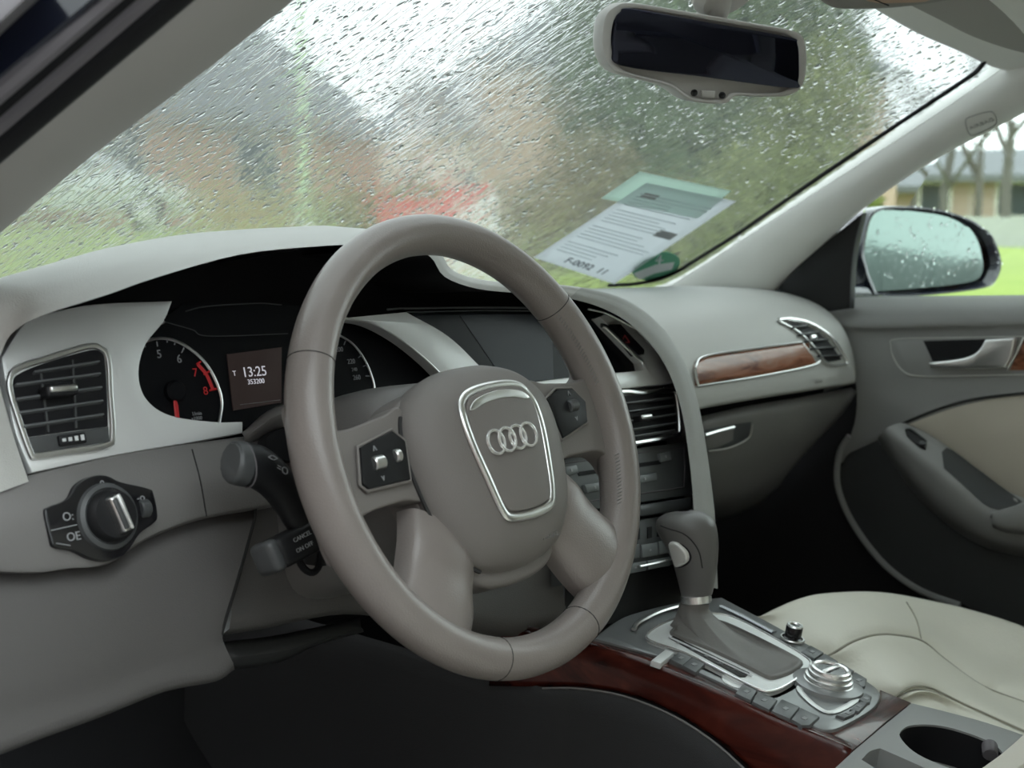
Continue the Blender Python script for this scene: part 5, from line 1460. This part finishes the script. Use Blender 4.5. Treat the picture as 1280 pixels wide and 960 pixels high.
house('salmon brick house with grey roof behind the parked car', A, B, 3.0, 6.1, 6.0, 2.2, ((1.4, .7, .8, 1.5), (2.2, .7, .55, 1.5), (5.2, .8, 1.3, 1.2)), brick)
A, B = bd(905, 250, 25), bd(1098, 250, 28.5)
house('orange brick house right of the big tree', A, B, 4.1, 5.6, 6.0, .3, ((1.0, 1.2, .9, 1.2), (2.4, 1.2, .8, 1.2)), brick2)
A, B = bd(1090, 260, 34), bd(1420, 260, 30)
house('brick house beyond the passenger window', A, B, 2.35, 3.0, 3.0, .3, ((1.2, .7, .8, .8), (3.0, .7, .8, .8), (4.4, .7, .8, .8)), brick3)
A, B = bd(470, 250, 60), bd(640, 250, 58)
house('pale distant house in the middle of the windshield', A, B, 4.6, 7.2, 6.0, .3, ((1.0, 1.2, .9, 1.2), (3.4, 1.2, .9, 1.2)), brick_mat('pale_brick', (.62, .45, .38), (.66, .52, .45), (.6, .58, .55)))

# unseen wall added on the driver side to block low sky light
link('wall_light_block', plate([Vector((-2.7, 2.6, 0)), Vector((-2.7, -7, 0)), Vector((-2.7, -7, 2.5)), Vector((-2.7, 2.6, 2.5))], (1, 0, 0), .3), mat('light_block_brown', (.16, .12, .105), .9, var=.2), kind='structure', label='added unseen wall blocking light on the driver side')
# grey low wall beyond the side window
gw = [bd(1090, 300, 21), bd(1420, 300, 19)]
gwl = [Vector((p.x, p.y, ZG)) for p in gw]
gwall = link('garden_wall', plate([gwl[0], gwl[1], gwl[1] + Vector((0, 0, .55)), gwl[0] + Vector((0, 0, .55))], CAM - gwl[0], .2), mat('pale_render', (.42, .43, .42), .8, var=.1), label='low grey garden wall beyond the passenger window', cat='wall')

# trees
def leaf_cloud(blobs, n, size, seedv):
    rnd = random.Random(seedv); vs = []; fs = []
    tot = sum(b[1] ** 2 for b in blobs)
    for c, r, sq in blobs:
        for _ in range(int(n * r * r / tot)):
            d = Vector((rnd.gauss(0, 1), rnd.gauss(0, 1), rnd.gauss(0, 1))).normalized()
            p = Vector(c) + Vector((d.x, d.y, d.z * sq)) * r * (.55 + .5 * rnd.random() ** .5)
            a = Vector((rnd.gauss(0, 1), rnd.gauss(0, 1), rnd.gauss(0, 1))).normalized(); b = a.cross(d + Vector((.01, .02, .03))).normalized()
            s = size * (.6 + .8 * rnd.random()); o = len(vs)
            vs += [p - a * s, p + b * s * .45, p + a * s, p - b * s * .45]
            fs.append((o, o + 1, o + 2, o + 3))
    return mesh('leaves', vs, fs)
def leafm(name, c1, c2):
    m = wet(name, c1, c2, 2.5, .6); return m
green1 = leafm('dark_evergreen_leaves', (.045, .085, .03), (.12, .18, .06))
green2 = leafm('olive_leaves', (.14, .17, .04), (.26, .29, .09))
brown1 = leafm('brown_hedge_leaves', (.15, .13, .05), (.28, .23, .11))
bark = mat('tree_bark', (.09, .075, .06), .9, var=.3, vscale=20)
def tree(label, base, blobs, n, size, m, sd_, trunk=.09, cat='tree', nm='leafy_tree', group=None):
    t = thing(nm, base, label, cat, group)
    for c, r, sq in blobs[:3]:
        link('branch', tube(cr_open([base, base.lerp(Vector(c), .5) + Vector((.05, 0, .05)), Vector(c)], 3), [trunk * (1 - .08 * k) for k in range(7)], seg=7), bark, t)
    link('foliage', leaf_cloud(blobs, n, size, sd_), m, t, kind='stuff', ang=0)
    return t
def gp(px, D):
    p = bd(px, 250, D); return Vector((p.x, p.y, ZG))
def bl(px, py, D, r, sq=1.0):
    return (bd(px, py, D), r, sq)
tree('dense dark green tree filling the view behind the mirror', gp(850, 11), [bl(850, 60, 11, .9), bl(780, 120, 11, .62), bl(930, 150, 10.8, .75), bl(760, 30, 11.3, .5), bl(940, 10, 11.3, .85), bl(840, 220, 10.6, .75), bl(1000, 80, 11.3, .55), bl(860, -60, 11, .8)], 9000, .075, green1, 3)
tree('olive green shrub right of the dark tree', gp(1010, 10), [bl(1010, 160, 10, .42, 1.3), bl(1035, 110, 10.2, .32, 1.3), bl(990, 240, 9.8, .5, .9), bl(940, 280, 9.6, .4)], 3600, .05, green2, 4, .05, 'shrub', 'olive_shrub')
tree('low brownish hedge below the dark tree', gp(700, 9), [bl(690, 290, 9, .35), bl(760, 290, 9, .38), bl(830, 295, 9, .36), bl(650, 310, 9, .28), bl(740, 230, 9.4, .35), bl(890, 300, 9, .36)], 5200, .045, brown1, 5, .03, 'hedge', 'low_hedge')
tree('green bush at the foot of the windshield pillar', gp(905, 7), [bl(900, 270, 7, .22), bl(870, 300, 7, .25), bl(930, 230, 7.2, .22)], 2200, .035, green2, 6, .03, 'bush', 'leafy_bush')
tree('yellowish hedge beside the green lamp post', gp(420, 20), [bl(440, 262, 20, .42, .8), bl(480, 262, 20, .42, .8), bl(520, 258, 20, .45, .8), bl(560, 262, 20, .4, .8), bl(400, 268, 20, .36, .7)], 3600, .06, leafm('yellow_hedge_leaves', (.22, .19, .05), (.38, .32, .11)), 8, .03, 'hedge', 'yellow_hedge')
# bare winter trees
def bare(label, base, h, sd_, m, spread=.55, group=None):
    rnd = random.Random(sd_); t = thing('bare_tree', base, label, 'tree', group)
    segs = []
    def grow(p, d, l, r, lev):
        q = p + d * l; segs.append((p, (p + q) / 2 + Vector((rnd.gauss(0, .04), rnd.gauss(0, .04), 0)) * l, q, r))
        if lev == 0: return
        for _ in range(3 if lev > 1 else 4):
            nd = (d + Vector((rnd.gauss(0, spread), rnd.gauss(0, spread), rnd.gauss(.1, .25)))).normalized()
            grow(p.lerp(q, rnd.uniform(.55, 1)), nd, l * rnd.uniform(.55, .75), r * .55, lev - 1)
    grow(base, Vector((0, 0, 1)), h * .4, h * .018, 4)
    ms_ = [tube([a, b, c], [r, r * .85, r * .7], seg=4, cap=False) for a, b, c, r in segs]
    link('trunk', tube([segs[0][0], segs[0][1], segs[0][2]], [segs[0][3], segs[0][3] * .9, segs[0][3] * .75], seg=8), m, t)
    link('twigs', joinm(*ms_[1:]), m, t, kind='stuff')
pale_bark = mat('pale_bark', (.36, .27, .22), .9); dark_bark = mat('dark_bark', (.13, .12, .11), .9)
bare('leafless pinkish tree standing before the pale house', gp(520, 42), 6.5, 11, pale_bark)
bare('leafless tree left of the pale house', gp(600, 48), 5.5, 12, pale_bark)
bare('leafless tree just right of the windshield pillar', gp(1190, 24), 4.6, 13, dark_bark)
bare('leafless tree at the right picture edge beyond the side window', gp(1262, 23), 5.2, 14, dark_bark)
bare('slim leafless tree above the wing mirror', gp(1225, 27), 4.6, 15, dark_bark)
bare('leafless tree seen through the windshield right corner', gp(1150, 30), 5.0, 16, dark_bark)

# green lamp post
pb = gp(379, 19); tpz = bd(372, -40, 19)
lp_ = thing('lamp_post', pb, 'pale green lamp post standing before the brick house', 'lamp post')
link('shaft', tube([pb, pb.lerp(tpz, .5), tpz, tpz + (tpz - pb) * .3], [.085, .075, .07, .06], seg=12), mat('pale_green_paint', (.55, .72, .45), .5), lp_)
link('base_collar', lathe(pb, (0, 0, 1), [(.15, 0), (.15, .18), (.09, .22)], 14), mat('white_plinth', (.7, .72, .7), .6), lp_)
# wooden fence with planks
fz = thing('wooden_fence', gp(360, 21), 'yellowish wooden plank fence below the brick house', 'fence')
fa, fb = gp(240, 22), gp(420, 21); fX = (fb - fa).normalized(); fY = Vector((-fX.y, fX.x, 0)); fL = (fb - fa).length
plank_m = mat('yellowed_timber', (.36, .29, .11), .8, var=.2)
for k in range(4):
    link('plank', box((fa + fb) / 2 + Vector((0, 0, .12 + .15 * k)), fL, .03, .12, fX, fY), plank_m, fz)
for k in range(5):
    link('post', box(fa.lerp(fb, k / 4) + Vector((0, 0, .33)) + fY * .04, .09, .06, .66, fX, fY), plank_m, fz)
# red and white board
SG = Plane(bd(545, 290, 6.2), -CF)
sgn = thing('sign_board', Vector((SG.o.x, SG.o.y, ZG)), 'red and white board standing on the lawn behind the wheel', 'sign')
link('red_panel', plate([SG.at(x, y) for x, y in ((470, 250), (546, 244), (552, 228), (617, 229), (575, 262), (548, 292), (546, 330), (470, 330))], SG.n, .02), mat('red_board', (.72, .13, .10), .5), sgn)
link('white_panel', plate([SG.at(x, y) for x, y in ((619, 229), (622, 232), (622, 352), (546, 352), (546, 330), (548, 292), (575, 262))], SG.n, .02), mat('white_board', (.82, .81, .76), .5), sgn)
for px in (490, 605):
    p = SG.at(px, 300, -.03)
    link('leg', tube([Vector((p.x, p.y, ZG - .05)), p], .015, seg=8), frame_w, sgn)

# parked silver car
c0 = gp(238, 25); fX = Vector((CR.x, CR.y, 0)).normalized(); sY = Vector((-fX.y, fX.x, 0))
if sY.dot(CF) < 0: sY = -sY
car = thing('parked_car', c0 - fX * 2, 'silver car parked across the lawn at the left', 'car')
def cp3(x, z, s=0.0): return c0 - fX * x + Vector((0, 0, z)) + sY * s
silver_paint = mat('silver_paint', (.72, .77, .77), .3, metal=.2, coat=.5)
body = [(.02, .30), (0, .55), (.1, .70), (.35, .80), (1.15, .95), (1.4, 1.0), (2.05, 1.40), (2.6, 1.47), (3.2, 1.43), (3.85, 1.12), (4.25, 1.02), (4.3, .6), (4.25, .30), (3.82, .28), (3.7, .55), (3.4, .66), (3.1, .55), (2.98, .28), (1.22, .28), (1.1, .55), (.8, .66), (.5, .55), (.38, .28)]
link('body', plate([cp3(x, z) for x, z in body], -sY, 1.75, .08, 3), silver_paint, car)
dglass = mat('car_window_tint', (.03, .04, .045), .12)
for q in ([(1.55, 1.02), (2.1, 1.36), (2.55, 1.40), (2.55, 1.03)], [(2.62, 1.03), (2.62, 1.40), (3.15, 1.36), (3.6, 1.10)]):
    link('side_window', plate([cp3(x, z, -.012) for x, z in q], -sY, .03), dglass, car)
for x in (.8, 3.4):
    wl3 = link('wheel', lathe(cp3(x, .32, .02), -sY, [(.30, -.18), (.32, -.15), (.32, .0), (.29, .02), (.2, .015)], 24), black_rub, car)
    link('hubcap', lathe(cp3(x, .32, .0), -sY, [(.2, 0), (.19, .02), (.05, .03)], 16), chrome_sat, wl3)
link('headlight', plate([cp3(x, z, -.012) for x, z in ((.06, .62), (.08, .72), (.5, .80), (.35, .66))], -sY, .03, .01), frame_w, car)

# ================================================================ PAPERS AND STICKER ON THE GLASS
def sheet(pts, off, nu=8, nv=8):
    a, b, c, d = [Vector((*p, 0)) for p in pts]
    vs = []
    for j in range(nv + 1):
        for i in range(nu + 1):
            q = a.lerp(b, i / nu).lerp(d.lerp(c, i / nu), j / nv)
            vs.append(ws_hit(q.x, q.y, off))
    fs = [(j * (nu + 1) + i, j * (nu + 1) + i + 1, (j + 1) * (nu + 1) + i + 1, (j + 1) * (nu + 1) + i) for j in range(nv) for i in range(nu)]
    return mesh('sheet', vs, fs)
def thin_paper(name, c):
    m = mat(name, c, .7); N, L, b = nodes_of(m)
    t = N.new('ShaderNodeBsdfTranslucent'); t.inputs[0].default_value = (*c, 1)
    mx = N.new('ShaderNodeMixShader'); mx.inputs[0].default_value = .7
    L.new(b.outputs[0], mx.inputs[1]); L.new(t.outputs[0], mx.inputs[2]); L.new(mx.outputs[0], N['Material Output'].inputs[0])
    return m
paper_m = thin_paper('white_paper', (.88, .91, .93)); paper_m2 = thin_paper('greenish_paper', (.74, .86, .80))
pp2 = link('paper_sheet', sheet([(800, 215), (914, 239), (872, 272), (752, 248)], .012), paper_m2, label='pale green sheet behind the white notice on the windshield', cat='paper', solid=.0006)
pp = link('paper_sheet', sheet([(808, 229), (920, 252), (768, 355), (668, 322)], .016), paper_m, label='white printed notice leaning against the windshield', cat='paper', solid=.0006)
pm_ = mat('paper_print_grey', (.72, .76, .79), .8)
def pq(u, v):
    a, b, c, d = [Vector((*p, 0)) for p in [(808, 229), (920, 252), (768, 355), (668, 322)]]
    q = a.lerp(b, u).lerp(d.lerp(c, u), v); return q.x, q.y
rnd = random.Random(2); lines = []
for k in range(22):
    v = .12 + .74 * k / 21
    u1 = rnd.uniform(.5, .9)
    if k % 6 == 5: continue
    A_ = ws_hit(*pq(.08, v), .0175); B_ = ws_hit(*pq(u1, v), .0175)
    lines.append(tube([A_, A_.lerp(B_, .5), B_], .0008, seg=4))
link('text_lines', joinm(*lines), pm_, pp, kind='stuff')
for u, v, w, h in ((.12, .10, .16, .05), (.72, .42, .2, .07)):
    q = [ws_hit(*pq(u + a, v + b), .0178) for a, b in ((0, 0), (w, 0), (w, h), (0, h))]
    link('print_block', plate(q, (-.3, -.8, -.5), .0006), print_grey, pp)
o_ = ws_hit(*pq(.55, .93), .018); X_ = (ws_hit(*pq(.9, .93), .018) - ws_hit(*pq(.2, .93), .018)).normalized()
Y_ = (ws_hit(*pq(.55, .88), .018) - ws_hit(*pq(.55, .98), .018)).normalized()
text('paper_heading', 'F-0092  11', .022, o_, X_, Y_, mat('dark_ink', (.12, .13, .15), .7), pp)
# round green environmental sticker on the glass
sk_o = [(790 + 28 * math.cos(a) * 1.0, 335 - 13 * math.sin(a) - 6 * math.cos(a)) for a in [2 * math.pi * k / 28 for k in range(28)]]
stk = thing('round_sticker', ws_hit(820, 335, .004), 'round green and white sticker in the lower windshield corner', 'sticker')
sp_ = [ws_hit(820 + 30 * math.cos(a), 333 - 17 * math.sin(a) - 5 * math.cos(a), .005) for a in [2 * math.pi * k / 28 for k in range(28)]]
nS = (sp_[7] - sp_[0]).cross(sp_[14] - sp_[0]).normalized()
if nS.y > 0: nS = -nS
link('disc', plate(sp_, nS, .0008), mat('sticker_green', (.10, .36, .22), .6), stk)
wq = [ws_hit(x, y, .0065) for x, y in ((792, 342), (820, 331), (843, 328), (840, 337), (818, 342), (800, 350))]
link('white_field', plate(wq, nS, .0006), print_white, stk)
link('digit', tube([ws_hit(824, 330, .007), ws_hit(826, 319, .007), ws_hit(820, 326, .007), ws_hit(829, 325, .007)], .0014, seg=4), print_white, stk)
